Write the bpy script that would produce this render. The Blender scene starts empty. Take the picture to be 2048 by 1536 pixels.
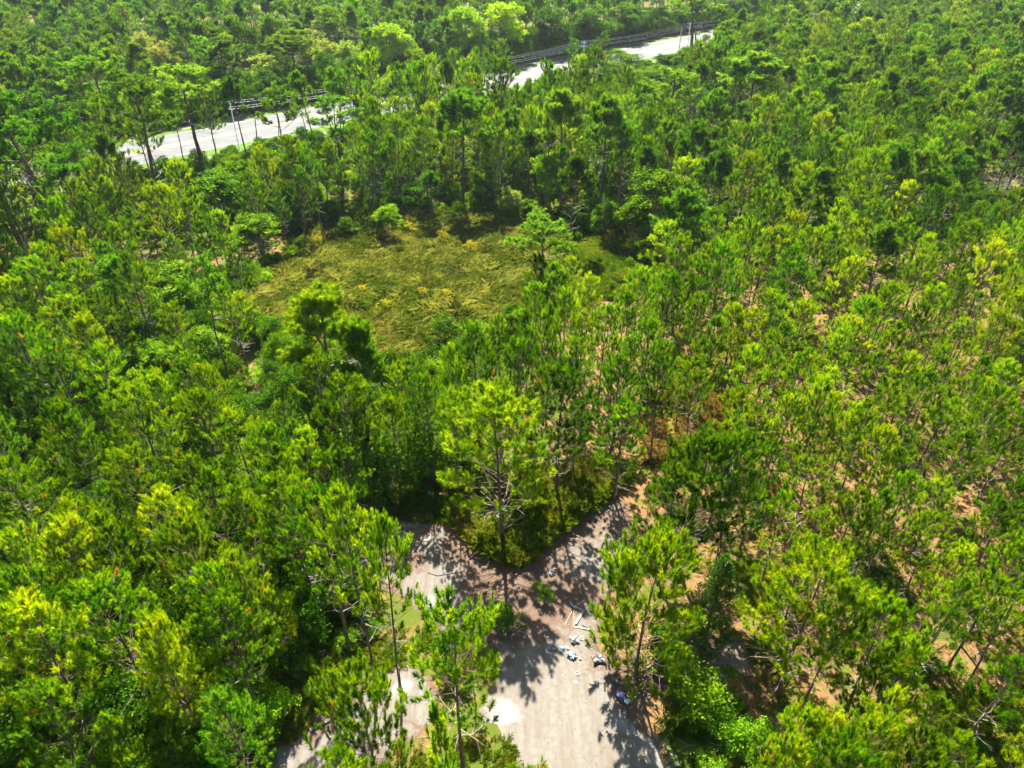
import bpy, math, random
import numpy as np
from mathutils import Vector, Matrix, geometry

R = math.radians
SC = bpy.context.scene
COL = SC.collection
rng = np.random.default_rng(11)
random.seed(11)

# ------------------------------------------------------------------ camera, sky, sun, exposure
CAM_H, PITCH, FPX = 50.0, 34.0, 1420.0          # metres, degrees below the horizon, focal length for a 2048 px wide photo
cam_data = bpy.data.cameras.new('camera')
cam_data.sensor_width = 36.0
cam_data.lens = FPX / 2048 * 36
cam_data.clip_start, cam_data.clip_end = 0.5, 4000
cam = bpy.data.objects.new('camera', cam_data)
cam.location = (0, 0, CAM_H)
cam.rotation_euler = (R(90 - PITCH), 0, 0)
COL.objects.link(cam)
SC.camera = cam

SUN_EL, SUN_AZ = 52.0, -6.0                      # azimuth from +Y, clockwise seen from above
world = bpy.data.worlds.new('World')
SC.world = world
world.use_nodes = True
nt = world.node_tree
bg = nt.nodes['Background']
sky = nt.nodes.new('ShaderNodeTexSky')
sky.sky_type = 'NISHITA'
sky.sun_disc = False
sky.sun_elevation = R(SUN_EL)
sky.sun_rotation = R(SUN_AZ)
sky.air_density, sky.dust_density, sky.ozone_density = 1.0, 1.2, 1.0
nt.links.new(sky.outputs[0], bg.inputs[0])
bg.inputs[1].default_value = 0.055
sd = bpy.data.lights.new('sun', 'SUN')
sd.energy, sd.angle, sd.color = 5.0, R(0.55), (1.0, 0.93, 0.80)
sun = bpy.data.objects.new('sun', sd)
sdir = Vector((math.sin(R(SUN_AZ)) * math.cos(R(SUN_EL)), math.cos(R(SUN_AZ)) * math.cos(R(SUN_EL)), math.sin(R(SUN_EL))))
sun.rotation_euler = sdir.to_track_quat('Z', 'Y').to_euler()
sun.location = (0, 0, 120)
COL.objects.link(sun)
SC.view_settings.view_transform = 'Standard'
SC.view_settings.look = 'None'
SC.view_settings.exposure = 2.05
SC.view_settings.gamma = 1.0
SC.view_settings.use_curve_mapping = False
SC.render.engine = 'CYCLES'
SC.cycles.max_bounces = 6
SC.cycles.diffuse_bounces = 3
SC.cycles.transmission_bounces = 4
SC.cycles.volume_bounces = 0
SC.cycles.use_adaptive_sampling = True
SC.cycles.adaptive_threshold = 0.02
SC.cycles.use_denoising = True
SC.cycles.denoiser = 'OPENIMAGEDENOISE'
SC.cycles.denoising_prefilter = 'ACCURATE'

# ------------------------------------------------------------------ pixel <-> place (pixels of the 2048 x 1536 photo)
CP, SP = math.cos(R(PITCH)), math.sin(R(PITCH))
def ray(px, py):
    u, v = (px - 1024) / FPX, (py - 768) / FPX
    return u, CP - v * SP, -(SP + v * CP)
def gnd(px, py, z=0.0):
    dx, dy, dz = ray(px, py)
    t = (z - CAM_H) / dz
    return dx * t, dy * t
def proj(x, y, z):
    h = z - CAM_H
    d = y * CP - h * SP
    v = -(y * SP + h * CP) / np.maximum(d, .01)
    return 1024 + FPX * x / np.maximum(d, .01), 768 + FPX * v, d
def gpoly(pts): return [gnd(*p) for p in pts]

def inside(x, y, poly):
    x, y = np.asarray(x, float), np.asarray(y, float)
    r = np.zeros(x.shape, bool)
    n = len(poly)
    for i in range(n):
        (x1, y1), (x2, y2) = poly[i], poly[(i + 1) % n]
        if y1 == y2: continue
        c = ((y1 > y) != (y2 > y)) & (x < (x2 - x1) * (y - y1) / (y2 - y1) + x1)
        r ^= c
    return r
def sdist(x, y, poly):                            # signed distance to a polygon, positive inside
    x, y = np.asarray(x, float), np.asarray(y, float)
    d = np.full(x.shape, 1e9)
    n = len(poly)
    for i in range(n):
        (x1, y1), (x2, y2) = poly[i], poly[(i + 1) % n]
        ex, ey = x2 - x1, y2 - y1
        t = np.clip(((x - x1) * ex + (y - y1) * ey) / max(ex * ex + ey * ey, 1e-9), 0, 1)
        d = np.minimum(d, np.hypot(x - x1 - t * ex, y - y1 - t * ey))
    return np.where(inside(x, y, poly), d, -d)

# smooth value noise in numpy, for densities
_lat = rng.random((256, 256))
def vnoise(x, y, s):
    x, y = np.asarray(x, float) / s + 1000, np.asarray(y, float) / s + 1000
    xi, yi = np.floor(x).astype(int), np.floor(y).astype(int)
    fx, fy = x - xi, y - yi
    fx, fy = fx * fx * (3 - 2 * fx), fy * fy * (3 - 2 * fy)
    g = lambda a, b: _lat[a % 256, b % 256]
    return (g(xi, yi) * (1 - fx) + g(xi + 1, yi) * fx) * (1 - fy) + (g(xi, yi + 1) * (1 - fx) + g(xi + 1, yi + 1) * fx) * fy

# ------------------------------------------------------------------ materials
MATS = {}
class NT:
    def __init__(self, name):
        self.m = bpy.data.materials.new(name)
        self.m.use_nodes = True
        self.t = self.m.node_tree
        self.t.nodes.clear()
        self.out = self.n('ShaderNodeOutputMaterial')
        MATS[name] = self.m
    def n(self, k, **kw):
        nd = self.t.nodes.new(k)
        for a, b in kw.items(): setattr(nd, a, b)
        return nd
    def l(self, a, b): self.t.links.new(a, b)
    def noise(self, scale, detail=4, rough=.55, vec=None, dist=0):
        nd = self.n('ShaderNodeTexNoise')
        nd.inputs['Scale'].default_value = scale
        nd.inputs['Detail'].default_value = detail
        nd.inputs['Roughness'].default_value = rough
        nd.inputs['Distortion'].default_value = dist
        self.l(vec or self.pos(), nd.inputs['Vector'])
        return nd.outputs['Fac']
    def pos(self):
        if not hasattr(self, '_p'): self._p = self.n('ShaderNodeNewGeometry').outputs['Position']
        return self._p
    def ramp(self, fac, stops, interp='LINEAR'):
        nd = self.n('ShaderNodeValToRGB')
        nd.color_ramp.interpolation = interp
        e = nd.color_ramp.elements
        while len(e) < len(stops): e.new(.5)
        for i, (p, c) in enumerate(stops):
            e[i].position = p
            e[i].color = (*c, 1) if hasattr(c, '__len__') else (c, c, c, 1)
        self.l(fac, nd.inputs[0])
        return nd.outputs[0]
    def mix(self, fac, a, b, mode='MIX'):
        nd = self.n('ShaderNodeMix', data_type='RGBA', blend_type=mode)
        for s, v in ((nd.inputs[0], fac), (nd.inputs[6], a), (nd.inputs[7], b)):
            if hasattr(v, 'links'): self.l(v, s)
            elif isinstance(v, (int, float)): s.default_value = v
            else: s.default_value = (*v, 1)
        return nd.outputs[2]
    def math(self, op, a, b=0.0, clamp=False):
        nd = self.n('ShaderNodeMath', operation=op, use_clamp=clamp)
        for s, v in ((nd.inputs[0], a), (nd.inputs[1], b)):
            if hasattr(v, 'links'): self.l(v, s)
            else: s.default_value = v
        return nd.outputs[0]
    def attr(self, name):
        return self.n('ShaderNodeAttribute', attribute_name=name)
    def rand(self): return self.n('ShaderNodeObjectInfo').outputs['Random']
    def bsdf(self, col, rough=.8, bump=None, bs=.3, bd=.05, metallic=0, spec=.3):
        b = self.n('ShaderNodeBsdfPrincipled')
        if hasattr(col, 'links'): self.l(col, b.inputs['Base Color'])
        else: b.inputs['Base Color'].default_value = (*col, 1)
        b.inputs['Roughness'].default_value = rough
        b.inputs['Metallic'].default_value = metallic
        b.inputs['Specular IOR Level'].default_value = spec
        if bump is not None:
            k = self.n('ShaderNodeBump')
            k.inputs['Strength'].default_value = bs
            k.inputs['Distance'].default_value = bd
            self.l(bump, k.inputs['Height'])
            self.l(k.outputs[0], b.inputs['Normal'])
        self.l(b.outputs[0], self.out.inputs[0])
        return b

def leaf_mat(name, dark, mid, light, trans=.5, gloss=.06, dead=(.32, .2, .03), var=.45):
    t = NT(name)
    tint = t.attr('tint').outputs['Fac']
    rnd = t.rand()
    # per-plant shift of the tint, plus slow drift over the ground
    s = t.math('ADD', tint, t.math('MULTIPLY', t.math('SUBTRACT', rnd, .5), var))
    s = t.math('ADD', s, t.math('MULTIPLY', t.math('SUBTRACT', t.noise(.035, 2), .5), .5), clamp=True)
    col = t.ramp(s, [(0, dark), (.45, mid), (.93, light), (1.0, light)])
    ddm = t.math('GREATER_THAN', tint, .985)
    col = t.mix(ddm, col, dead)
    hs = t.n('ShaderNodeHueSaturation')
    r2 = t.math('FRACT', t.math('MULTIPLY', rnd, 17.31)); r3 = t.math('FRACT', t.math('MULTIPLY', rnd, 41.7))
    t.l(t.math('ADD', .496, t.math('MULTIPLY', r2, .022)), hs.inputs['Hue'])
    t.l(t.math('ADD', .72, t.math('MULTIPLY', r3, .50)), hs.inputs['Value'])
    t.l(col, hs.inputs['Color']); col = hs.outputs[0]
    df = t.n('ShaderNodeBsdfDiffuse'); t.l(col, df.inputs[0])
    tr = t.n('ShaderNodeBsdfTranslucent')
    tc = t.mix(1.0, col, (1.55, 1.35, .55), 'MULTIPLY'); t.l(tc, tr.inputs[0])
    mx = t.n('ShaderNodeMixShader'); mx.inputs[0].default_value = trans
    t.l(df.outputs[0], mx.inputs[1]); t.l(tr.outputs[0], mx.inputs[2])
    gl = t.n('ShaderNodeBsdfGlossy'); gl.inputs['Roughness'].default_value = .45
    gl.inputs[0].default_value = (.45, .55, .15, 1)
    m2 = t.n('ShaderNodeMixShader'); m2.inputs[0].default_value = gloss
    t.l(mx.outputs[0], m2.inputs[1]); t.l(gl.outputs[0], m2.inputs[2])
    t.l(m2.outputs[0], t.out.inputs[0])
    return t.m

leaf_mat('needles', (.026, .100, .002), (.090, .225, .002), (.27, .40, .004), .56, .015)
leaf_mat('needles_fresh', (.055, .165, .002), (.16, .30, .002), (.36, .45, .004), .58, .015)
leaf_mat('needles_tall', (.028, .11, .005), (.090, .24, .007), (.23, .38, .014), .52, .04)
leaf_mat('leaf_dark', (.018, .065, .003), (.050, .135, .004), (.13, .26, .006), .42, .02)
leaf_mat('leaf_green', (.040, .12, .003), (.11, .24, .003), (.24, .38, .005), .48, .02)
leaf_mat('leaf_lime', (.09, .25, .005), (.21, .40, .006), (.36, .52, .010), .50, .02)
leaf_mat('leaf_willow', (.17, .27, .04), (.28, .38, .07), (.42, .48, .12), .45, .02)
leaf_mat('leaf_yellow', (.20, .27, .006), (.38, .37, .010), (.50, .33, .02), .48, .02, dead=(.6, .2, .03))
leaf_mat('leaf_cedar', (.020, .065, .008), (.035, .10, .010), (.07, .15, .014), .3, .04)
leaf_mat('sedge', (.022, .052, .004), (.070, .105, .014), (.24, .25, .075), .4, .06, dead=(.5, .36, .16))
leaf_mat('sedge_green', (.03, .09, .004), (.07, .155, .006), (.15, .22, .01), .45, .05)
leaf_mat('grass', (.04, .10, .006), (.10, .17, .008), (.22, .24, .025), .45, .05)
leaf_mat('dry_grass', (.12, .085, .02), (.19, .14, .045), (.32, .25, .12), .4, .05)

def bark_mat(name, a, b):
    t = NT(name)
    tc = t.n('ShaderNodeTexCoord').outputs['Object']
    mp = t.n('ShaderNodeMapping'); mp.inputs['Scale'].default_value = (1, 1, .35); t.l(tc, mp.inputs[0])
    f = t.noise(7, 5, .6, mp.outputs[0])
    t.bsdf(t.ramp(f, [(.3, a), (.7, b)]), .9, f, .6, .03, spec=.15)
bark_mat('bark', (.075, .050, .036), (.20, .145, .11))
bark_mat('bark_grey', (.16, .13, .11), (.36, .31, .27))
bark_mat('dead_wood', (.26, .22, .18), (.50, .45, .39))

# ground
t = NT('forest_floor')
m = t.attr('mask'); sp_ = t.n('ShaderNodeSeparateColor'); t.l(m.outputs['Color'], sp_.inputs[0])
n1, n2, n3, n4 = t.noise(.45, 5, .6), t.noise(3.0, 5, .65), t.noise(14, 4, .7), t.noise(.09, 3)
straw = t.ramp(n2, [(.25, (0.089, 0.043, 0.017)), (.5, (0.185, 0.099, 0.042)), (.75, (0.287, 0.179, 0.083))])
straw = t.mix(t.math('MULTIPLY', n3, .5), straw, (0.246, 0.158, 0.074))
grn = t.ramp(n3, [(.3, (0.038, 0.063, 0.007)), (.55, (0.084, 0.118, 0.012)), (.75, (0.152, 0.160, 0.029))])
gm = t.math('ADD', sp_.outputs[0], t.math('MULTIPLY', t.math('SUBTRACT', n1, .5), 1.6))
gm = t.math('ADD', gm, t.math('MULTIPLY', t.math('SUBTRACT', n2, .5), .8), clamp=False)
gm = t.ramp(gm, [(.42, 0.), (.62, 1.)])
col = t.mix(gm, straw, grn)
sand = t.ramp(n2, [(.3, (0.169, 0.143, 0.114)), (.7, (0.261, 0.240, 0.211))])
sm_ = t.ramp(t.math('ADD', sp_.outputs[1], t.math('MULTIPLY', t.math('SUBTRACT', n1, .5), .9)), [(.45, 0.), (.6, 1.)])
col = t.mix(sm_, col, sand)
marsh = t.ramp(n2, [(.3, (0.042, 0.042, 0.013)), (.7, (0.101, 0.088, 0.034))])
col = t.mix(sp_.outputs[2], col, marsh)
t.bsdf(col, .95, n3, .8, .06, spec=.1)

# worn pavement: pale sand-coloured asphalt, whiter fines, pine litter
t = NT('worn_asphalt')
m = t.attr('mask'); sp_ = t.n('ShaderNodeSeparateColor'); t.l(m.outputs['Color'], sp_.inputs[0])
n1, n2, n3, n4 = t.noise(.5, 5, .6, dist=.6), t.noise(2.2, 6, .65), t.noise(20, 4, .7), t.noise(.16, 3)
base = t.ramp(n2, [(.3, (0.143, 0.131, 0.113)), (.55, (0.181, 0.167, 0.147)), (.8, (0.212, 0.204, 0.181))])
mpn = t.n('ShaderNodeMapping'); mpn.inputs['Rotation'].default_value = (0, 0, R(28)); mpn.inputs['Scale'].default_value = (1, .12, 1)
t.l(t.pos(), mpn.inputs[0])
streak = t.noise(1.6, 5, .6, mpn.outputs[0])
base = t.mix(t.math('MULTIPLY', t.ramp(n3, [(.52, 0.), (.75, .6)]), 1.0), base, (0.131, 0.105, 0.086))
base = t.mix(t.ramp(streak, [(.42, 0.), (.66, .85)]), base, (0.138, 0.116, 0.092))
vor = t.n('ShaderNodeTexVoronoi', feature='DISTANCE_TO_EDGE'); vor.inputs['Scale'].default_value = .32
wv = t.n('ShaderNodeVectorMath', operation='ADD'); nv = t.n('ShaderNodeTexNoise'); nv.inputs['Scale'].default_value = 1.3
t.l(t.pos(), nv.inputs['Vector']); t.l(t.pos(), wv.inputs[0]); t.l(nv.outputs['Color'], wv.inputs[1]); t.l(wv.outputs[0], vor.inputs['Vector'])
crack = t.ramp(vor.outputs['Distance'], [(.0, .75), (.012, 0.)])
base = t.mix(t.math('MULTIPLY', crack, t.ramp(n4, [(.45, 0.), (.6, .8)])), base, (0.073, 0.059, 0.046))
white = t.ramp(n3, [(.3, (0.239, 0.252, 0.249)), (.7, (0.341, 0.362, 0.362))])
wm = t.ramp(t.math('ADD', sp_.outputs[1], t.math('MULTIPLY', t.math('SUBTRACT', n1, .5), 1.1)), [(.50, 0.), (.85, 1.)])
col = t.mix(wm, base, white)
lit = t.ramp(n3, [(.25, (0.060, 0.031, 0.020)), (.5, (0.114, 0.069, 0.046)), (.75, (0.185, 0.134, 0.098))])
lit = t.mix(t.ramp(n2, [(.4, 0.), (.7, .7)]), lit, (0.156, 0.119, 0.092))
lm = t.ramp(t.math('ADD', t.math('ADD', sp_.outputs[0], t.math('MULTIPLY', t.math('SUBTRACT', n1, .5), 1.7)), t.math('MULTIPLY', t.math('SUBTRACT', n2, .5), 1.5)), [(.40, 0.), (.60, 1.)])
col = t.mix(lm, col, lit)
t.bsdf(col, .92, n3, .5, .03, spec=.15)

t = NT('highway_asphalt')
n1, n2 = t.noise(.25, 4), t.noise(6, 4)
mpn = t.n('ShaderNodeMapping'); mpn.inputs['Rotation'].default_value = (0, 0, R(-46)); mpn.inputs['Scale'].default_value = (.02, 1.0, 1)
t.l(t.pos(), mpn.inputs[0])
st = t.noise(.9, 3, .5, mpn.outputs[0])
c = t.ramp(st, [(.3, (0.103, 0.108, 0.115)), (.7, (0.144, 0.154, 0.157))])
t.bsdf(t.mix(.3, c, t.ramp(n1, [(.3, (0.103, 0.108, 0.115)), (.7, (0.156, 0.162, 0.163))])), .85, n2, .2, .01, spec=.2)

def flat_mat(name, col, rough=.6, var=.12, scale=8, metallic=0, spec=.3, trans=0):
    t = NT(name)
    f = t.noise(scale, 4, .6)
    c = t.ramp(f, [(.3, tuple(x * (1 - var) for x in col)), (.7, tuple(min(1, x * (1 + var)) for x in col))])
    t.bsdf(c, rough, f, .25, .01, metallic, spec)
    return t.m
flat_mat('road_paint', (.42, .42, .41))
flat_mat('road_paint_yellow', (.42, .30, .10))
flat_mat('median_dirt', (.24, .20, .16), .9, .25, 1.2)
flat_mat('verge_grass', (.075, .15, .004), .95, .45, .8)
flat_mat('verge_sand', (.22, .175, .13), .95, .3, .7)
flat_mat('concrete', (.26, .25, .23), .9, .2, 3)
flat_mat('concrete_dirty', (.13, .12, .105), .9, .3, 3)
flat_mat('board_white', (.36, .33, .29), .8, .15, 6)
flat_mat('board_tan', (.34, .27, .19), .85, .2, 6)
flat_mat('pipe_grey', (.14, .13, .15), .6)
flat_mat('bag_white', (.44, .44, .43), .4, .08, 5)
flat_mat('bag_blue', (.10, .36, .62), .4, .2, 5)
flat_mat('bag_pale_blue', (.24, .34, .42), .4, .25, 5)
flat_mat('bag_cream', (.34, .28, .2), .5, .15, 5)
flat_mat('bag_grey', (.20, .22, .24), .4, .35, 4)
flat_mat('cloth_purple', (.30, .26, .55), .9, .35, 9)
flat_mat('plastic_navy', (.035, .06, .11), .5)
flat_mat('plastic_mint', (.45, .62, .56), .5)
flat_mat('plastic_teal', (.02, .62, .58), .4)
flat_mat('rubber', (.035, .035, .037), .8)
flat_mat('hose_black', (.03, .04, .05), .5)
flat_mat('pole_wood', (.20, .16, .13), .9, .2, 5)
flat_mat('pole_metal', (.40, .44, .46), .4, .1, 5, .3)
flat_mat('wire', (.30, .33, .34), .4, .05, 5, .6)
flat_mat('flower_white', (.42, .43, .38), .8, .1, 5)
flat_mat('cardboard', (.50, .30, .16), .9, .2, 5)

# ------------------------------------------------------------------ mesh helpers
def mesh_np(name, verts, faces, mat=None, tint=None, smooth=False, mats=None, mat_idx=None):
    """verts (n,3); faces (m,k) all the same k"""
    me = bpy.data.meshes.new(name)
    verts = np.ascontiguousarray(verts, np.float32); faces = np.ascontiguousarray(faces, np.int32)
    k = faces.shape[1]
    me.vertices.add(len(verts)); me.vertices.foreach_set('co', verts.ravel())
    me.loops.add(faces.size); me.loops.foreach_set('vertex_index', faces.ravel())
    me.polygons.add(len(faces)); me.polygons.foreach_set('loop_start', np.arange(0, faces.size, k, dtype=np.int32))
    if smooth: me.polygons.foreach_set('use_smooth', np.ones(len(faces), bool))
    for mm in (mats or [mat]):
        if mm: me.materials.append(MATS[mm])
    if mat_idx is not None: me.polygons.foreach_set('material_index', np.asarray(mat_idx, np.int32))
    if tint is not None:
        a = me.attributes.new('tint', 'FLOAT', 'POINT'); a.data.foreach_set('value', np.ascontiguousarray(tint, np.float32))
    me.update(calc_edges=True)
    return me
def link(name, data, parent=None, loc=None):
    o = bpy.data.objects.new(name, data)
    COL.objects.link(o)
    if parent: o.parent = parent
    if loc is not None: o.location = loc
    return o
def tag(o, label=None, cat=None, group=None, kind=None):
    for k, v in (('label', label), ('category', cat), ('group', group), ('kind', kind)):
        if v: o[k] = v
    return o

class Tubes:
    def __init__(self): self.v, self.f, self.n = [], [], 0
    def add(self, pts, rad, sides=5, cap=True):
        pts = np.asarray(pts, float); rad = np.asarray(rad, float)
        d = np.gradient(pts, axis=0); d /= np.linalg.norm(d, axis=1, keepdims=True) + 1e-9
        ref = np.array([0, 0, 1.]) if abs(d[0, 2]) < .8 else np.array([1., 0, 0])
        a = np.cross(d, ref); a /= np.linalg.norm(a, axis=1, keepdims=True) + 1e-9
        b = np.cross(d, a)
        th = np.linspace(0, 2 * np.pi, sides, endpoint=False)
        ring = pts[:, None] + rad[:, None, None] * (np.cos(th)[None, :, None] * a[:, None] + np.sin(th)[None, :, None] * b[:, None])
        m = len(pts); self.v.append(ring.reshape(-1, 3))
        i = np.arange(m - 1)[:, None] * sides; j = np.arange(sides)[None]; j2 = (j + 1) % sides
        q = np.stack([i + j, i + j2, i + sides + j2, i + sides + j], -1).reshape(-1, 4) + self.n
        self.f.append(q); self.n += m * sides
        if cap and sides in (4, 5, 6, 8):
            for e in (0, m - 1):
                o = self.n - m * sides + e * sides
                if sides == 4: self.f.append(np.array([[o, o + 1, o + 2, o + 3]]))
                elif sides == 5: self.f.append(np.array([[o, o + 1, o + 2, o + 4], [o + 2, o + 3, o + 4, o + 4]])[:1])
                elif sides == 6: self.f.append(np.array([[o, o + 1, o + 2, o + 3], [o, o + 3, o + 4, o + 5]]))
                else: self.f.append(np.array([[o, o + 1, o + 2, o + 3], [o, o + 3, o + 4, o + 7], [o + 4, o + 5, o + 6, o + 7]]))
    def mesh(self, name, mat, smooth=True):
        return mesh_np(name, np.vstack(self.v), np.vstack(self.f), mat, smooth=smooth)

def norm(a): return a / (np.linalg.norm(a, axis=-1, keepdims=True) + 1e-9)

def needles(P, A, S, tint, n=34, length=.27, width=.034, th0=1.25, th1=.35, g=None):
    """bottlebrush tufts: P base points, A axes, S sizes"""
    g = g or rng
    T = len(P)
    s = (np.arange(n) + .5) / n
    s = s[None] + g.normal(0, .03, (T, n))
    ref = norm(np.cross(A, np.array([.3, .5, .2])))
    ref2 = np.cross(A, ref)
    phi = g.random((T, n)) * 2 * np.pi
    rad = np.cos(phi)[..., None] * ref[:, None] + np.sin(phi)[..., None] * ref2[:, None]
    th = (th0 + (th1 - th0) * s + g.normal(0, .16, (T, n)))[..., None]
    d = norm(A[:, None] * np.cos(th) + rad * np.sin(th))
    L = (S[:, None] * length * (1 + g.normal(0, .12, (T, n))) * (1 - .15 * s))[..., None]
    base = P[:, None] + A[:, None] * (S[:, None] * .42 * s)[..., None]
    side = norm(np.cross(d, g.normal(0, 1, (T, n, 3)))) * (S[:, None, None] * width * .5)
    v = np.stack([base - side, base + side, base + d * L], 2)
    V = v.reshape(-1, 3)
    F = np.arange(len(V)).reshape(-1, 3)
    tt = np.repeat(tint, n * 3)
    return V, F, tt

def curve(p0, d0, L, up, nseg, g, wob=.1):
    """a limb growing from p0 in direction d0, bending upward"""
    pts = [p0]; d = norm(np.array(d0, float))
    for i in range(nseg):
        d = norm(d + np.array([0, 0, up]) / nseg + g.normal(0, wob, 3) * np.array([1, 1, .6]))
        pts.append(pts[-1] + d * L / nseg)
    return np.array(pts), d

def trunk_path(H, g, lean=0., wob=.012, n=9, sweep=0.):
    z = np.linspace(0, H, n)
    a = g.random() * 6.28; b = g.random() * 6.28
    off = np.cumsum(g.normal(0, wob * H / n * 2.2, (n, 2)), 0); off[0] = 0
    q = (z / H) ** 1.3 * lean * H
    return np.stack([off[:, 0] + q * math.cos(a), off[:, 1] + q * math.sin(a), z], 1)
def along(path, z):
    return np.array([np.interp(z, path[:, 2], path[:, i]) for i in range(3)])

PINES = {}
def make_pine(key, seed, H, Rc, cb, style, mat, nt_=1.0, dens=1.0, bark='bark', r0=None, ts=1.0):
    g = np.random.default_rng(seed)
    wood, dead = Tubes(), Tubes()
    path = trunk_path(H, g, lean=.02 + .03 * g.random(), wob=.012 if style != 'tall' else .02)
    r0 = r0 or .0105 * H
    wood.add(path, r0 * (1 - .86 * (path[:, 2] / H) ** 1.05) * np.where(path[:, 2] == 0, 1.25, 1), 7)
    P, A, S = [], [], []
    def tuft(p, d, s=1.0, upw=.9):
        a = norm(np.array(d) * .55 + np.array([0, 0, upw]) + g.normal(0, .16, 3))
        P.append(p); A.append(a); S.append(1.12 * ts * s * (.80 + .45 * g.random()))
    az = g.random() * 6.28
    if style in ('young', 'sapling', 'sparse'):
        z = cb * H
        step = (.62 if style != 'sparse' else .8) / dens
        while z < H * .985:
            tt = (z - cb * H) / (H - cb * H)
            nb = 3 + int(g.random() * 2.4) if style != 'sparse' else 2 + int(g.random() * 2)
            for k in range(nb):
                az += 2.4 + g.normal(0, .35)
                prof = (1 - tt ** 2.3) ** .75 * (.60 + .40 * min(1, tt / .35))
                L = max(.35, Rc * prof * (.75 + .45 * g.random()) )
                el = R(8 + 50 * tt + g.normal(0, 8))
                d = (math.cos(az) * math.cos(el), math.sin(az) * math.cos(el), math.sin(el))
                p0 = along(path, min(z + g.normal(0, .12), H * .99))
                pts, de = curve(p0, d, L, .38, 4, g, .10)
                br = max(.012, r0 * .26 * (1 - .7 * tt)) * min(1, L / 1.5)
                wood.add(pts, np.linspace(br, .008, 5), 3, cap=False)
                tuft(pts[-1], de, 1.05)
                nt2 = int((1.2 + L * 1.9) * nt_ * (.7 + .6 * g.random()))
                for q in range(nt2):
                    s = .38 + .60 * g.random()
                    pb = pts[0] + 0; i = min(3, int(s * 4)); f = s * 4 - i
                    pb = pts[i] * (1 - f) + pts[i + 1] * f
                    dd = norm(pts[i + 1] - pts[i])
                    sd_ = norm(np.cross(dd, [0, 0, 1])) * (1 if g.random() < .5 else -1)
                    tw = norm(dd * .7 + sd_ * (.5 + .6 * g.random()) + np.array([0, 0, .15 + .3 * g.random()]))
                    tl = (.22 + .5 * g.random()) * min(1, L)
                    pe = pb + tw * tl
                    if tl > .3: wood.add(np.array([pb, pe]), [.010, .006], 3, cap=False)
                    tuft(pe, tw, .75 + .3 * g.random())
            z += step * (.7 + .6 * g.random())
        for q in range(4): tuft(path[-1] + g.normal(0, .08, 3), [0, 0, 1], 1.1)
    else:                                          # 'round' dense dome or 'tall' open irregular crown
        nl = int((15 if style == 'round' else 12) * dens)
        for k in range(nl):
            tt = (k + g.random() * .8) / nl
            z = H * (cb + (1 - cb) * .93 * tt)
            az += 2.4 + g.normal(0, .4)
            if style == 'round': prof = (1 - tt) ** .5 * (.75 + .25 * min(1, tt / .2)) + .10
            else: prof = ((1 - tt) ** .45 * (.55 + .6 * g.random()) + .12)
            L = Rc * prof
            el = R((12 if style == 'round' else 2) + 55 * tt + g.normal(0, 9))
            d = (math.cos(az) * math.cos(el), math.sin(az) * math.cos(el), math.sin(el))
            pts, de = curve(along(path, z), d, L, .75, 6, g, .16)
            br = r0 * (.34 - .2 * tt)
            wood.add(pts, np.linspace(br, .018, 7), 4, cap=False)
            ns = int(2.2 + L * 1.5)
            for q in range(ns):
                s = .34 + .66 * (q + g.random()) / ns
                i = min(5, int(s * 6)); f = s * 6 - i
                pb = pts[i] * (1 - f) + pts[min(6, i + 1)] * f
                dd = norm(pts[i + 1] - pts[i])
                sd_ = norm(np.cross(dd, [0, 0, 1])) * (1 if q % 2 else -1)
                tw = norm(dd * .75 + sd_ * (.4 + .6 * g.random()) + np.array([0, 0, .35]))
                sl = (.5 + .8 * g.random()) * min(1.3, L * .45)
                p2, d2 = curve(pb, tw, sl, .6, 3, g, .15)
                wood.add(p2, np.linspace(.03, .012, 4), 3, cap=False)
                nn = int((4 + sl * 4) * nt_)
                for r_ in range(nn):
                    f2 = .3 + .7 * g.random()
                    j = min(2, int(f2 * 3)); pp = p2[j] + (p2[j + 1] - p2[j]) * (f2 * 3 - j)
                    off = norm(d2 * .6 + g.normal(0, .6, 3) + np.array([0, 0, .35]))
                    tuft(pp + off * (.15 + .35 * g.random()), off, .8 + .3 * g.random(), .5 if style == 'tall' else .9)
    # bare dead branches below the living crown
    nd = {'young': 16, 'sparse': 14, 'round': 12, 'tall': 9, 'sapling': 3}[style]
    for k in range(nd):
        z = H * (cb - .26 * g.random() ** 1.3) if style != 'sapling' else H * cb * .8
        z += H * .05 * g.random()
        a_ = g.random() * 6.28; el = R(g.normal(4, 16))
        d = (math.cos(a_) * math.cos(el), math.sin(a_) * math.cos(el), math.sin(el))
        L = (.5 + g.random() * 1.1) * max(.5, Rc / 2.2)
        p0 = along(path, z)
        pts, de = curve(p0, d, L, .25, 3, g, .22)
        dead.add(pts, [.028, .020, .014, .006], 3, cap=False)
        for q in range(2):
            i = 1 + q
            d2 = norm(de + g.normal(0, .6, 3)); dead.add(np.array([pts[i], pts[i] + d2 * L * .4]), [.014, .006], 3, cap=False)
    P, A, S = np.array(P), np.array(A), np.array(S)
    tint = np.clip(g.beta(2.2, 2.4, len(P)), 0, .96)
    tint[g.random(len(P)) < .004] = 1.0
    pom = style in ('tall', 'round')
    V, F, tt_ = needles(P, A, S, tint, n=60, length=.30, width=.046, th0=1.5 if pom else 1.05, th1=.45 if pom else .25, g=g)
    tt_ = np.clip(tt_ + np.repeat(g.normal(0, .05, len(F)), 3) * (tt_ < .97), 0, None); tt_ = np.where(np.repeat(tint, 60 * 3) < .97, np.minimum(tt_, .97), 1.0)
    rr = np.hypot(V[:, 0], V[:, 1]); Rc = float(np.percentile(rr, 93))
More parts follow.
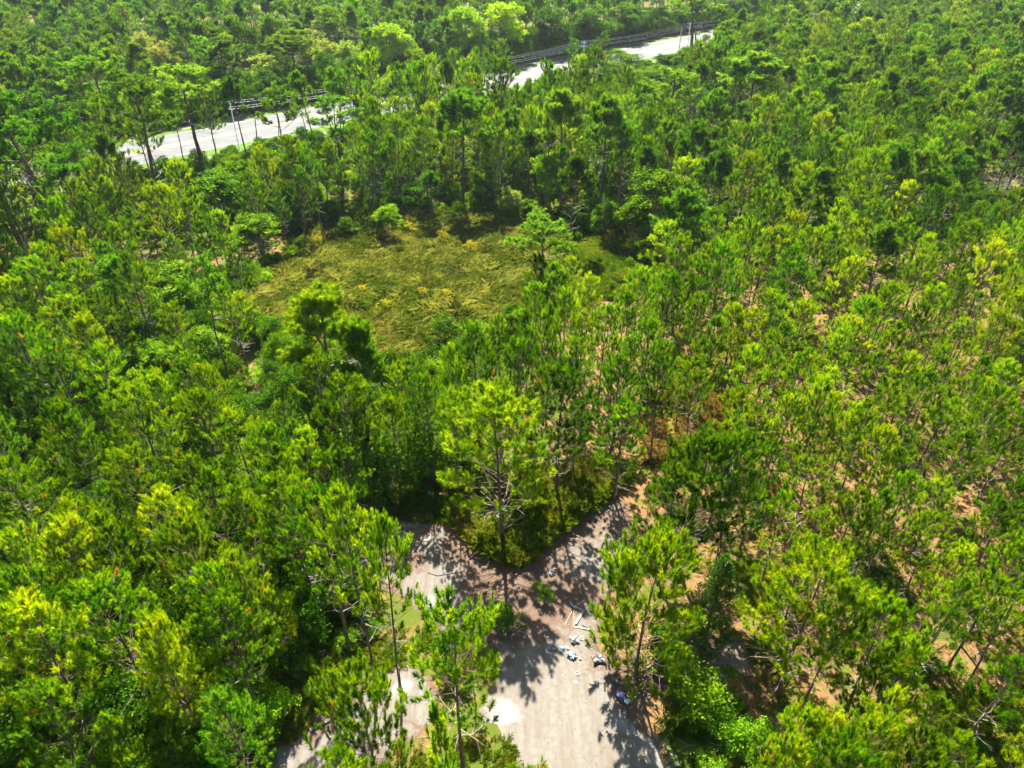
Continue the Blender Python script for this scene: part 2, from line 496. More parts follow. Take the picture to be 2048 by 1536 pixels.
    PINES[key] = dict(H=H, R=Rc, style=style, cb=cb,
                      trunk=wood.mesh('pine_trunk', bark), crown=mesh_np('pine_crown', V, F, mat, tt_),
                      dead=dead.mesh('pine_dead_branches', 'dead_wood'), nt=len(P))

make_pine('y1', 1, 14, 3.4, .38, 'young', 'needles')
make_pine('y2', 2, 13, 3.3, .34, 'young', 'needles_fresh')
make_pine('y3', 3, 15, 3.6, .42, 'young', 'needles')
make_pine('y4', 4, 12, 2.7, .36, 'young', 'needles_fresh', 1.0)
make_pine('y5', 5, 14, 3.2, .50, 'young', 'needles', .9)
make_pine('y6', 6, 11, 2.5, .30, 'young', 'needles')
make_pine('s1', 7, 13, 2.7, .52, 'sparse', 'needles_fresh', 1.15)
make_pine('s2', 8, 12, 2.4, .46, 'sparse', 'needles', 1.15)
make_pine('r1', 9, 16, 3.6, .52, 'round', 'needles', 1.1)
make_pine('r2', 10, 18, 3.8, .60, 'round', 'needles_tall', .95)
make_pine('r3', 11, 17, 3.0, .62, 'round', 'needles_tall', 1.0)
make_pine('t1', 12, 24, 5.2, .52, 'tall', 'needles_tall', .9, 1.25, r0=.26)
make_pine('t2', 13, 22, 4.2, .58, 'tall', 'needles_tall', .8, 1.1, r0=.22)
make_pine('t3', 14, 20, 3.2, .64, 'tall', 'needles_tall', .7, .8, r0=.18)
make_pine('b1', 17, 9, 3.9, .10, 'young', 'needles_fresh', 1.15, 1.15)
make_pine('b2', 18, 12, 3.8, .34, 'young', 'needles_fresh', 1.2, 1.2)
make_pine('b3', 19, 14, 4.2, .30, 'young', 'needles', 1.2, 1.2)
make_pine('y7', 51, 13, 3.1, .44, 'young', 'needles', 1.1, .85, r0=.15)
make_pine('y8', 52, 15, 2.6, .36, 'young', 'needles_tall', 1.0, 1.1)
make_pine('y9', 53, 12, 3.5, .52, 'young', 'needles_fresh', 1.2, .9)
make_pine('s3', 54, 14, 2.2, .62, 'sparse', 'needles', 1.1)
make_pine('p1', 15, 4.2, 1.0, .12, 'sapling', 'needles_fresh')
make_pine('p2', 16, 3.0, .8, .10, 'sapling', 'needles_fresh')

# ------------------------------------------------------------------ broadleaf crowns and shrubs
def leaves(C, Rr, n, size, g, tint, flat=.35, aspect=.55):
    """n leaves around every clump centre C (radius Rr)"""
    T = len(C)
    o = norm(g.normal(0, 1, (T, n, 3))) * (Rr[:, None, None] * g.random((T, n, 1)) ** .45)
    o[..., 2] *= .75
    c = C[:, None] + o
    nrm = norm(g.normal(0, 1, (T, n, 3)) + np.array([0, 0, flat * 2]) + norm(o) * .6)
    a = norm(np.cross(nrm, g.normal(0, 1, (T, n, 3)))); b = np.cross(nrm, a)
    s = (size * (.7 + .6 * g.random((T, n, 1))))
    v = np.stack([c - a * s, c - b * s * aspect, c + a * s, c + b * s * aspect], 2).reshape(-1, 3)
    f = np.arange(len(v)).reshape(-1, 4)
    tt = np.clip(np.repeat(tint, n * 4) + np.repeat(g.normal(0, .10, T * n), 4), 0, .97)
    return v, f, tt
LEAFY = {}
def make_leafy(key, seed, H, Rc, cb, ncl, nlf, size, mat, bark='bark_grey', lobes=7, r0=.12, clr=.55, stems=1, dots=0):
    g = np.random.default_rng(seed)
    w = Tubes()
    C, Rr = [], []
    # a few main limbs, each carrying a lobe of clumps
    roots = [np.array([g.normal(0, .25), g.normal(0, .25), 0]) if stems > 1 else np.zeros(3) for _ in range(stems)]
    zc = H * (cb + 1) / 2; hz = H * (1 - cb) / 2
    for s in range(stems):
        w.add(np.array([roots[s], roots[s] + [g.normal(0, .1), g.normal(0, .1), H * cb], [g.normal(0, .2), g.normal(0, .2), H * (.2 + .5 * cb + .3)]]), [r0, r0 * .8, r0 * .4], 6)
    lob = []
    for k in range(lobes):
        u = g.random() * 2 - .55; u = max(-.8, min(.95, u)); th = k * 2.4 + g.normal(0, .3)
        rr = math.sqrt(max(0.04, 1 - u * u)) * (.45 + .4 * g.random())
        p = np.array([Rc * rr * math.cos(th), Rc * rr * math.sin(th), zc + hz * u * .72])
        lob.append(p)
        pts, _ = curve(np.array([0, 0, H * cb * .85 + .1]), p - np.array([0, 0, H * cb * .85]), np.linalg.norm(p - np.array([0, 0, H * cb * .85])), .05, 4, g, .08)
        pts = pts + (np.linspace(0, 1, 5)[:, None]) * (p - pts[-1])
        w.add(pts, np.linspace(r0 * .55, .02, 5), 4, cap=False)
    lob = np.array(lob)
    lr = Rc * (.34 + .2 * g.random(lobes))
    for k in range(ncl):
        i = int(g.random() * lobes)
        d = norm(g.normal(0, 1, 3) + np.array([0, 0, .35]))
        C.append(lob[i] + d * lr[i] * (.55 + .5 * g.random()) * np.array([1, 1, min(1.2, hz / Rc * 1.3)])); Rr.append(clr * (.6 + .8 * g.random()))
    C, Rr = np.array(C), np.array(Rr)
    C[:, 2] = np.maximum(C[:, 2], Rr * .6)
    tint = np.clip(g.beta(2, 2.2, ncl), 0, .95)
    V, F, tt = leaves(C, Rr, nlf, size, g, tint)
    Rc = float(np.percentile(np.hypot(V[:, 0], V[:, 1]), 95)); H = float(V[:, 2].max())
    LEAFY[key] = dict(H=H, R=Rc, stem=w.mesh('leafy_trunk', bark), crown=mesh_np('leafy_crown', V, F, mat, tt))
make_leafy('oak', 21, 13, 4.2, .25, 240, 55, .15, 'leaf_dark', lobes=11, r0=.2, clr=.75)
make_leafy('green', 22, 11, 3.4, .18, 200, 60, .14, 'leaf_green', lobes=10, r0=.16, clr=.65)
make_leafy('lime', 23, 14, 4.0, .25, 240, 50, .16, 'leaf_lime', lobes=13, r0=.18, clr=.70)
make_leafy('willow', 24, 9, 3.4, .15, 200, 50, .14, 'leaf_willow', lobes=12, r0=.15, clr=.6)
make_leafy('sap', 25, 7, 1.9, .22, 120, 45, .10, 'leaf_green', lobes=7, r0=.07, clr=.42)
make_leafy('bush', 26, 2.4, 1.5, .10, 80, 45, .075, 'leaf_green', lobes=7, r0=.03, clr=.36, stems=3)
make_leafy('bushd', 27, 3.2, 2.0, .08, 90, 45, .10, 'leaf_dark', lobes=8, r0=.04, clr=.48, stems=3)
make_leafy('bushl', 28, 2.2, 1.4, .10, 90, 40, .06, 'leaf_lime', lobes=7, r0=.03, clr=.30, stems=3)
make_leafy('bushy', 29, 2.2, 1.3, .12, 34, 16, .08, 'leaf_yellow', lobes=5, r0=.02, clr=.24, stems=2)
make_leafy('bushm', 30, 2.8, 1.7, .10, 90, 45, .085, 'leaf_green', lobes=8, r0=.04, clr=.42, stems=3)

def make_cedar():
    g = np.random.default_rng(31); w = Tubes(); H = 8.5
    w.add(np.array([[0, 0, 0], [.05, 0, H * .5], [0, .05, H * .96]]), [.14, .09, .02], 6)
    C, Rr = [], []
    for k in range(330):
        z = H * (.05 + .93 * g.random() ** 1.2); t_ = z / H
        r = 2.1 * (1 - t_) ** .62 * (.45 + .6 * g.random()) * min(1, .55 + t_ * 3)
        a = g.random() * 6.28
        C.append([r * math.cos(a), r * math.sin(a), z]); Rr.append(.26 + .14 * g.random())
    C, Rr = np.array(C), np.array(Rr)
    for k in range(0, 330, 6): w.add(np.array([[0, 0, C[k, 2] * .8], C[k]]), [.03, .01], 3, cap=False)
    V, F, tt = leaves(C, Rr, 34, .10, g, g.beta(2, 2.5, 330), flat=.1, aspect=.3)
    LEAFY['cedar'] = dict(H=H, R=2.1, stem=w.mesh('cedar_trunk', 'bark'), crown=mesh_np('cedar_crown', V, F, 'leaf_cedar', tt))
make_cedar()

def make_bare(key, seed, H, Rc, n=70):
    g = np.random.default_rng(seed); w = Tubes()
    def grow(p, d, L, r, lv):
        pts, de = curve(p, d, L, .15, 4, g, .2)
        w.add(pts, np.linspace(r, r * .45, 5), 4 if lv < 2 else 3, cap=False)
        if lv < 4:
            for q in range(3):
                i = 2 + q; grow(pts[min(i, 4)], norm(de + g.normal(0, .55, 3)), L * .62, r * .5, lv + 1)
    for k in range(3):
        grow(np.array([g.normal(0, .2), g.normal(0, .2), 0.]), np.array([g.normal(0, .3), g.normal(0, .3), 1]), H * .42, .05, 0)
    LEAFY[key] = dict(H=H, R=Rc, stem=w.mesh('bare_branches', 'dead_wood'), crown=None)
make_bare('bare', 33, 6, 2)

# palm / palmetto fans
def fan_mesh(name, seed, nf, rad, stem, blade_w, mat, lift=.5):
    g = np.random.default_rng(seed); V, F, T = [], [], []; n = 0
    for k in range(nf):
        a = k * 2.4 + g.normal(0, .2); el = R(15 + 60 * g.random())
        d = np.array([math.cos(a) * math.cos(el), math.sin(a) * math.cos(el), math.sin(el)])
        c = np.array([0, 0, stem]) + d * rad * .75
        side = norm(np.cross(d, [0, 0, 1])); up = np.cross(side, d)
        V += [np.array([0, 0, stem]) - side * .02, np.array([0, 0, stem]) + side * .02, c]; F.append([n, n + 1, n + 2]); T += [.3] * 3; n += 3
        tn = g.random() * .8
        for q in range(15):
            ph = (q / 14 - .5) * 3.9
            bd = norm(d * math.cos(ph) + side * math.sin(ph) - up * .1 + np.array([0, 0, -.28 * abs(math.sin(ph))]))
            L = rad * (.62 + .25 * math.cos(ph))
            w_ = np.cross(bd, up) * blade_w
            V += [c - w_, c + w_, c + bd * L * .5 + w_ * .8 + up * .02, c + bd * L + np.array([0, 0, -L * .25])]
            F += [[n, n + 1, n + 2], [n, n + 2, n + 3]]; T += [tn] * 4; n += 4
    return mesh_np(name, np.array(V), np.array(F), mat, np.array(T))
palm_fan = fan_mesh('palm_fronds', 41, 13, 1.5, 1.5, .045, 'grass')
palmetto_fan = fan_mesh('palmetto_fronds', 42, 11, 1.0, .25, .04, 'leaf_green')

# ------------------------------------------------------------------ layout (pixels of the photo projected onto the ground)
OLD_ROAD = gpoly([(1050, 1760), (1040, 1540), (1012, 1470), (958, 1428), (985, 1370), (1000, 1310), (962, 1272), (890, 1262), (840, 1222), (770, 1175), (690, 1120), (735, 1055), (800, 1038), (870, 1046), (930, 1085), (985, 1120), (1035, 1142), (1090, 1105), (1140, 1058), (1180, 1022), (1215, 1000), (1252, 1008), (1266, 1060), (1262, 1120), (1225, 1170), (1196, 1240), (1205, 1305), (1262, 1340), (1330, 1318), (1390, 1285), (1460, 1268), (1512, 1300), (1500, 1350), (1420, 1368), (1350, 1378), (1292, 1408), (1308, 1480), (1334, 1560), (1385, 1760)])
DRIVE = gpoly([(520, 1760), (556, 1520), (600, 1462), (690, 1400), (745, 1352), (800, 1330), (855, 1345), (880, 1400), (842, 1470), (765, 1520), (700, 1760)])
MARSH = gpoly([(495, 600), (515, 548), (600, 508), (640, 458), (720, 442), (830, 432), (950, 430), (1040, 448), (1100, 440), (1130, 470), (1140, 520), (1120, 580), (1090, 640), (1050, 675), (960, 705), (880, 735), (820, 765), (700, 735), (560, 690), (500, 650)])
GRASSY = [gpoly(p) for p in (
    [(540, 1345), (640, 1275), (720, 1292), (850, 1255), (880, 1280), (770, 1345), (640, 1440), (570, 1490), (500, 1420)],
    [(800, 1520), (930, 1472), (1035, 1490), (1045, 1760), (700, 1760)],
    [(1330, 1450), (1400, 1370), (1500, 1430), (1580, 1520), (1600, 1760), (1370, 1760)],
    [(760, 1040), (760, 985), (870, 950), (935, 1050), (870, 1046)],
    [(1860, 1360), (2060, 1390), (2100, 1600), (1860, 1600)],
    [(1620, 1080), (1790, 1130), (1850, 1230), (1720, 1220)],
    [(1440, 1130), (1530, 1120), (1560, 1190), (1480, 1230)])]
WEDGE = gpoly([(965, 1098), (905, 1040), (935, 985), (1010, 960), (1100, 945), (1200, 925), (1265, 950), (1205, 998), (1110, 1072), (1036, 1134), (985, 1112)])
WILD = gpoly([(1290, 800), (1460, 790), (1470, 960), (1560, 960), (1540, 1010), (1420, 900), (1290, 930)])
DRYP = gpoly([(1140, 480), (1200, 470), (1240, 500), (1260, 540), (1240, 580), (1190, 595), (1160, 540)])
DGREEN = gpoly([(1120, 440), (1230, 440), (1320, 490), (1330, 550), (1270, 600), (1180, 620), (1120, 600), (1140, 500)])
# highway: straight carriageway; near edge and far edge taken from the photo
HA, HB = np.array(gnd(267, 330)), np.array(gnd(1301, 114))
hd = (HB - HA) / np.linalg.norm(HB - HA); hn = np.array([-hd[1], hd[0]])
HW = 19.5
def hpt(s, o): return tuple(HA + hd * s + hn * o)      # s metres along, o metres beyond the near edge
def hcoord(x, y):
    return (x - HA[0]) * hd[0] + (y - HA[1]) * hd[1], (x - HA[0]) * hn[0] + (y - HA[1]) * hn[1]
HBEND = lambda s: 0.0

# ---- ground sheet
def axis(lo, hi, fine_lo, fine_hi, st, gr=1.12):
    a = list(np.arange(fine_lo, fine_hi, st)); s = st; x = fine_hi
    while x < hi: a.append(x); s *= gr; x += s
    a.append(hi); s = st; x = fine_lo
    b = []
    while True:
        s *= gr; x -= s
        if x < lo: break
        b.append(x)
    return np.array([lo] + b[::-1] + a)
gx, gy = axis(-1400, 1400, -48, 56, .45), axis(-120, 2000, 18, 135, .45)
X, Y = np.meshgrid(gx, gy)
xs, ys = X.ravel(), Y.ravel()
idx = np.arange(len(xs)).reshape(X.shape)
F = np.stack([idx[:-1, :-1], idx[:-1, 1:], idx[1:, 1:], idx[1:, :-1]], -1).reshape(-1, 4)
me = mesh_np('ground', np.stack([xs, ys, np.zeros(len(xs))], 1), F, 'forest_floor')
bpx, bpy_, dep = proj(xs, ys, 0)
gmask = np.where((bpx > 1120) & (bpy_ > 480), .44, .60) + 0.12 * (vnoise(xs, ys, 9) - .5)
for p in GRASSY: gmask = np.maximum(gmask, np.clip(sdist(xs, ys, p) / 1.2 * .5 + .45, 0, .85))
gmask = np.maximum(gmask, np.clip((ys - 150) / 80, 0, 1) * .6)
mm = np.clip(sdist(xs, ys, MARSH) / 3 + .5, 0, 1)
smask = np.clip(np.maximum(sdist(xs, ys, OLD_ROAD), sdist(xs, ys, DRIVE)) / 1.6 + .35, 0, .45)
ca = me.color_attributes.new('mask', 'FLOAT_COLOR', 'POINT')
ca.data.foreach_set('color', np.stack([gmask, smask, mm, np.ones(len(xs))], 1).astype(np.float32).ravel())
tag(link('ground', me), kind='structure')

# ---- worn road sheets (constrained triangulation, so the outline stays smooth)
def densify(poly, st=.5, jit=.12):
    out = []; g = np.random.default_rng(5)
    n = len(poly)
    P = [np.array(p) for p in poly]
    for i in range(n):
        p0, p1, p2, p3 = P[i - 1], P[i], P[(i + 1) % n], P[(i + 2) % n]
        k = max(1, int(np.linalg.norm(p2 - p1) / st))
        for j in range(k):
            t_ = j / k
            q = .5 * ((2 * p1) + (p2 - p0) * t_ + (2 * p0 - 5 * p1 + 4 * p2 - p3) * t_ ** 2 + (3 * p1 - p0 - 3 * p2 + p3) * t_ ** 3)
            out.append(q + g.normal(0, jit, 2) * (k > 1))
    return out
def sheet(name, poly, z, mat, maskf, st=.5, jit=.2):
    ol = densify(poly, st, jit)
    olp = [tuple(p) for p in ol]
    a = np.array(olp); x0, y0 = a.min(0); x1, y1 = a.max(0)
    gxx, gyy = np.meshgrid(np.arange(x0, x1, st), np.arange(y0, y1, st))
    px_, py_ = gxx.ravel(), gyy.ravel()
    ok = sdist(px_, py_, olp) > st * .5
    pts = [Vector(p) for p in olp] + [Vector(p) for p in zip(px_[ok], py_[ok])]
    n = len(olp)
    r = geometry.delaunay_2d_cdt(pts, [], [list(range(n))], 1, 1e-5)
    V = np.array([(v.x, v.y, z) for v in r[0]]); Fc = np.array([f for f in r[2] if len(f) == 3])
    # keep triangles wound upward
    A_, B_, C_ = V[Fc[:, 0]], V[Fc[:, 1]], V[Fc[:, 2]]
    cr = (B_ - A_)[:, 0] * (C_ - A_)[:, 1] - (B_ - A_)[:, 1] * (C_ - A_)[:, 0]
    Fc[cr < 0] = Fc[cr < 0][:, ::-1]
    me = mesh_np(name, V, Fc, mat)
    ca = me.color_attributes.new('mask', 'FLOAT_COLOR', 'POINT')
    lit_, wh_ = maskf(V[:, 0], V[:, 1], sdist(V[:, 0], V[:, 1], olp))
    ca.data.foreach_set('color', np.stack([lit_, wh_, lit_ * 0, lit_ * 0 + 1], 1).astype(np.float32).ravel())
    return tag(link(name, me), kind='structure')
def blobs(x, y, lst):
    r = np.zeros(len(x))
    for (px, py, rad, amt) in lst:
        cx, cy = gnd(px, py)
        r = r + amt * np.exp(-((x - cx) ** 2 + (y - cy) ** 2) / rad ** 2)
    return r
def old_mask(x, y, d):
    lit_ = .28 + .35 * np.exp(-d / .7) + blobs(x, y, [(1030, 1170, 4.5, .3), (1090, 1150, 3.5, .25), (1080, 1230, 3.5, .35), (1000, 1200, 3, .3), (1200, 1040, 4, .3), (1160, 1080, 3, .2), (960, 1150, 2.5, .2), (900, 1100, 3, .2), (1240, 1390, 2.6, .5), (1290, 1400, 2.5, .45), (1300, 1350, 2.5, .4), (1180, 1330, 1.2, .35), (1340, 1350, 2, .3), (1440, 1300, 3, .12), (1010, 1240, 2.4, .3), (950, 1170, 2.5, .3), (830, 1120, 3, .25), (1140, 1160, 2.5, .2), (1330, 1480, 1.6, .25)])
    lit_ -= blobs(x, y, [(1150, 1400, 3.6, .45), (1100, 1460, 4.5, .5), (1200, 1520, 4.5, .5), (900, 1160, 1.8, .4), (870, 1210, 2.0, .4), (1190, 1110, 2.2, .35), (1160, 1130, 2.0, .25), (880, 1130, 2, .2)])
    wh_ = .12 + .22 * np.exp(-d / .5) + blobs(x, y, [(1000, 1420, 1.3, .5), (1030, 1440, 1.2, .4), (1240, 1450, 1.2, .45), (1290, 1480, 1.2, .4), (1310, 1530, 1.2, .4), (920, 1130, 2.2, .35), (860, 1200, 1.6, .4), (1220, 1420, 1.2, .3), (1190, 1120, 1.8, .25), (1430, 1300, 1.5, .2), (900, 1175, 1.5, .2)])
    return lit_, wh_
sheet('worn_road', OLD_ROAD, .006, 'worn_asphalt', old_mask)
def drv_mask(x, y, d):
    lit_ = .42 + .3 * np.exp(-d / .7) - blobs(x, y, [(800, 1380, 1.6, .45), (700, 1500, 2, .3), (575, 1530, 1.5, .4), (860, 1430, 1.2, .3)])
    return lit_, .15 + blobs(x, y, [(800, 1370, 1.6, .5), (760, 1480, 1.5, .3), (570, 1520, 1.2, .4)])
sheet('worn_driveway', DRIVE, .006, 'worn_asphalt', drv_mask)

# ---- highway with verges, median and paint
def strip(name, o0, o1, z, mat, s0=-300, s1=620, st=4, jit=0.0, kind='structure'):
    g = np.random.default_rng(abs(int(o0 * 10)) + 3)
    ss = np.arange(s0, s1 + .1, st); n = len(ss)
    w0 = g.normal(0, jit, n) if jit else np.zeros(n); w1 = g.normal(0, jit, n) if jit else np.zeros(n)
    a = np.array([hpt(s, o0 + w) for s, w in zip(ss, w0)]); b = np.array([hpt(s, o1 + w) for s, w in zip(ss, w1)])
    V = np.zeros((2 * n, 3)); V[:n, :2] = a; V[n:, :2] = b; V[:, 2] = z
    i = np.arange(n - 1)
    F_ = np.stack([i, i + 1, i + n + 1, i + n], -1)
    return tag(link(name, mesh_np(name, V, F_, mat)), kind=kind)
strip('grass_verge', -17, 27, .004, 'verge_grass', jit=1.2)
strip('footpath', -8.2, -6.4, .010, 'concrete', jit=.03)
strip('sandy_verge', 22.8, 26.2, .010, 'verge_sand', jit=1.1)
strip('sandy_strip', -11.5, -9.2, .010, 'verge_sand', jit=.9)
strip('highway', -.8, HW + .8, .016, 'highway_asphalt')
strip('median', HW / 2 - 1.1, HW / 2 + 1.1, .022, 'median_dirt', jit=.12)
for nm, o, w, mt in (('edge_line', 0.0, .2, 'road_paint'), ('edge_line', HW - .2, .2, 'road_paint'), ('centre_line', HW / 2 - 1.5, .16, 'road_paint_yellow'), ('centre_line', HW / 2 + 1.35, .16, 'road_paint_yellow')):
    strip(nm, o, o + w, .022, mt)
for o in (HW * .25 - .3, HW * .75 + .3):
    V, F_ = [], []; k = 0
    for s in np.arange(-120, 420, 12.2):
        q = [hpt(s, o), hpt(s + 3, o), hpt(s + 3, o + .16), hpt(s, o + .16)]
        V += [(*p, .022) for p in q]; F_.append([k, k + 1, k + 2, k + 3]); k += 4
    tag(link('lane_dashes', mesh_np('lane_dashes', np.array(V), np.array(F_), 'road_paint')), kind='structure')

# ------------------------------------------------------------------ placing trees
TREES = []      # dict(key, x, y, s, rot, lean, hero label or None)
def crown_px(T):
    H = T['H']; return proj(T['x'], T['y'], H * .8)
def hero(key, top, base=None, H=None, label=None, w=None, lean=0):
    """top: pixel of the crown top; base: pixel of the trunk foot (else H metres)"""
    src = (PINES.get(key) or LEAFY.get(key))
    if base:
        x, y = gnd(*base)
        dx, dy, dz = ray(*top); t_ = y / dy
        h = CAM_H + dz * t_
    else:
        h = H or src['H']
        x, y = gnd(top[0], top[1], h)
    sx = h / src['H']; sw = sx
    if w:                                         # crown width in pixels sets the girth
        d = proj(x, y, h * .8)[2]; sw = (w * d / FPX) / (2 * src['R'])
    T = dict(key=key, x=x, y=y, sz=sx, sw=sw, rot=random.random() * 6.28, H=h, label=label, top=top, lean=lean, kind='pine' if key in PINES else 'leafy')
    TREES.append(T)
    return T

# foreground pines with their own labels
HL = [
 ('y9', (925, 1242), (926, 1548), 195, 'tall round-crowned pine standing at the left edge of the sunlit road, nearest the bottom'),
 ('p1', (882, 1440), (895, 1600), 60, 'thin pine sapling just left of the tall pine by the sunlit road'),
 ('b2', (745, 1362), (770, 1640), 180, 'bushy bright pine at the bottom left, crown over the sandy drive'),
 ('s2', (690, 1352), (705, 1580), 70, 'narrow pine leaning against the bushy pine over the sandy drive'),
 ('y5', (652, 1008), (700, 1302), 165, 'leftmost of the three bare-trunked pines standing in the yellow grass'),
 ('y5', (738, 1010), (755, 1378), 140, 'middle and tallest of the three bare-trunked pines in the yellow grass'),
 ('y5', (805, 1058), (803, 1395), 130, 'rightmost of the three bare-trunked pines, foot on the pale sand patch'),
 ('b3', (1000, 800), (1002, 1085), 225, 'broad pine with grey dead branches standing in the tall grass between road arms'),
 ('y3', (1128, 742), (1113, 1000), 150, 'dark tall pine behind the grassy wedge, right of the grey-branched pine'),
 ('y1', (1245, 810), (1228, 1000), 110, 'pine at the far end of the right road arm beside the kerb'),
 ('b3', (1355, 890), (1362, 1150), 180, 'leftmost crown of the big pine clump right of the right road arm'),
 ('y3', (1440, 885), (1420, 1170), 150, 'highest crown of the pine clump right of the right road arm'),
 ('s2', (1265, 960), (1310, 1150), 120, 'low side crown hanging over the right road arm'),
 ('b1', (1296, 1098), (1272, 1345), 215, 'wide domed pine on the kerbed island beside the pale boards'),
 ('b1', (1216, 1120), (1228, 1318), 75, 'small pointed pine at the left front of the domed island pine'),
 ('b2', (1570, 1132), (1552, 1388), 240, 'wide yellow-green pine above the palm right of the old road'),
 ('s1', (1668, 1192), (1601, 1424), 95, 'slender leaning pine on the bare ground right of the palm'),
 ('y2', (1737, 1218), (1692, 1425), 150, 'bushy pine with grey lower branches right of the slender leaning pine'),
 ('r1', (636, 592), (672, 852), 190, 'large round-topped pine in front of the marsh, left of centre'),
 ('r1', (742, 655), (745, 880), 90, 'lower shoulder pine touching the right side of the round-topped marsh pine'),
 ('t3', (1098, 435), (1100, 650), 165, 'open-crowned pine with forked limbs standing at the right of the marsh'),
 ('t3', (450, 535), (470, 795), 120, 'pine with a bent bare trunk left of the round-topped marsh pine'),
 ('t1', (105, 190), (148, 560), 210, 'huge open-crowned pine with thick bare trunk at the upper left'),
 ('t1', (8, 165), (58, 528), 190, 'tall pine with leaning bare trunk against the left edge of the photo'),
 ('t2', (60, 250), (108, 515), 150, 'tall pine between the two thickest trunks at the upper left'),
 ('t2', (310, 165), (335, 458), 150, 'tall pine whose dark trunk crosses the highway at the left'),
 ('t2', (205, 118), (238, 345), 130, 'dark dense pine at the near edge of the highway, upper left'),
 ('t2', (385, 140), (415, 350), 130, 'wide flat-topped pine overhanging the highway left of the bare-limbed pine'),
 ('r2', (430, 84), (472, 212), 105, 'dome-shaped pine beyond the highway at the left'),
 ('t3', (556, 186), (576, 402), 110, 'thin pine with V-shaped limbs standing against the highway'),
 ('t3', (664, 195), (684, 400), 140, 'crooked-limbed pine right of the V-limbed pine, against the highway'),
 ('r2', (597, 68), (596, 190), 95, 'rounded pine with two stems beside the pale willows beyond the highway'),
 ('y1', (747, 114), (765, 330), 90, 'pointed pine top reaching over the highway right of the crooked-limbed pine'),
 ('y5', (857, 137), (862, 330), 60, 'narrow spire-like pine left of where the highway opens'),
 ('r3', (905, 194), (925, 420), 120, 'light green round-topped pine with two pale trunks behind the marsh'),
 ('y3', (1000, 128), (1005, 350), 90, 'spiky pine top silhouetted on the highway, left end of the opening'),
 ('y1', (1080, 134), (1088, 340), 70, 'spiky pine top in the middle of the highway opening'),
 ('y3', (1175, 104), (1180, 280), 75, 'dark double-topped pine beneath the power pole'),
 ('y1', (1138, 124), (1140, 290), 60, 'small spiky pine just left of the pine beneath the power pole'),
 ('t2', (1396, -18), (1376, 122), 110, 'tall twin-stemmed pine beside the highway at the top, dark trunk'),
 ('t3', (1412, -5), (1388, 112), 80, 'slimmer companion right of the tall pine beside the highway at the top'),
 ('t2', (1338, 148), (1330, 300), 110, 'airy pine with visible stem in the upper middle right'),
 ('r3', (862, 348), (868, 455), 62, 'short thin pine on the far rim of the marsh'),
 ('r3', (1115, 195), (1125, 420), 100, 'pine with vine-wrapped trunk behind the marsh'),
 ('r3', (1206, 208), (1198, 440), 105, 'pine with thick vine-covered trunk right of centre behind the marsh'),
 ('t3', (650, 300), (650, 500), 60, 'pale thin pine pole at the left rim of the marsh'),
 ('r3', (1490, 118), (1490, 290), 130, 'broad rounded pine in the forest right of the highway end'),
]
for k, tp, bs, w, lb in HL: hero(k, tp, bs, label=lb, w=w)

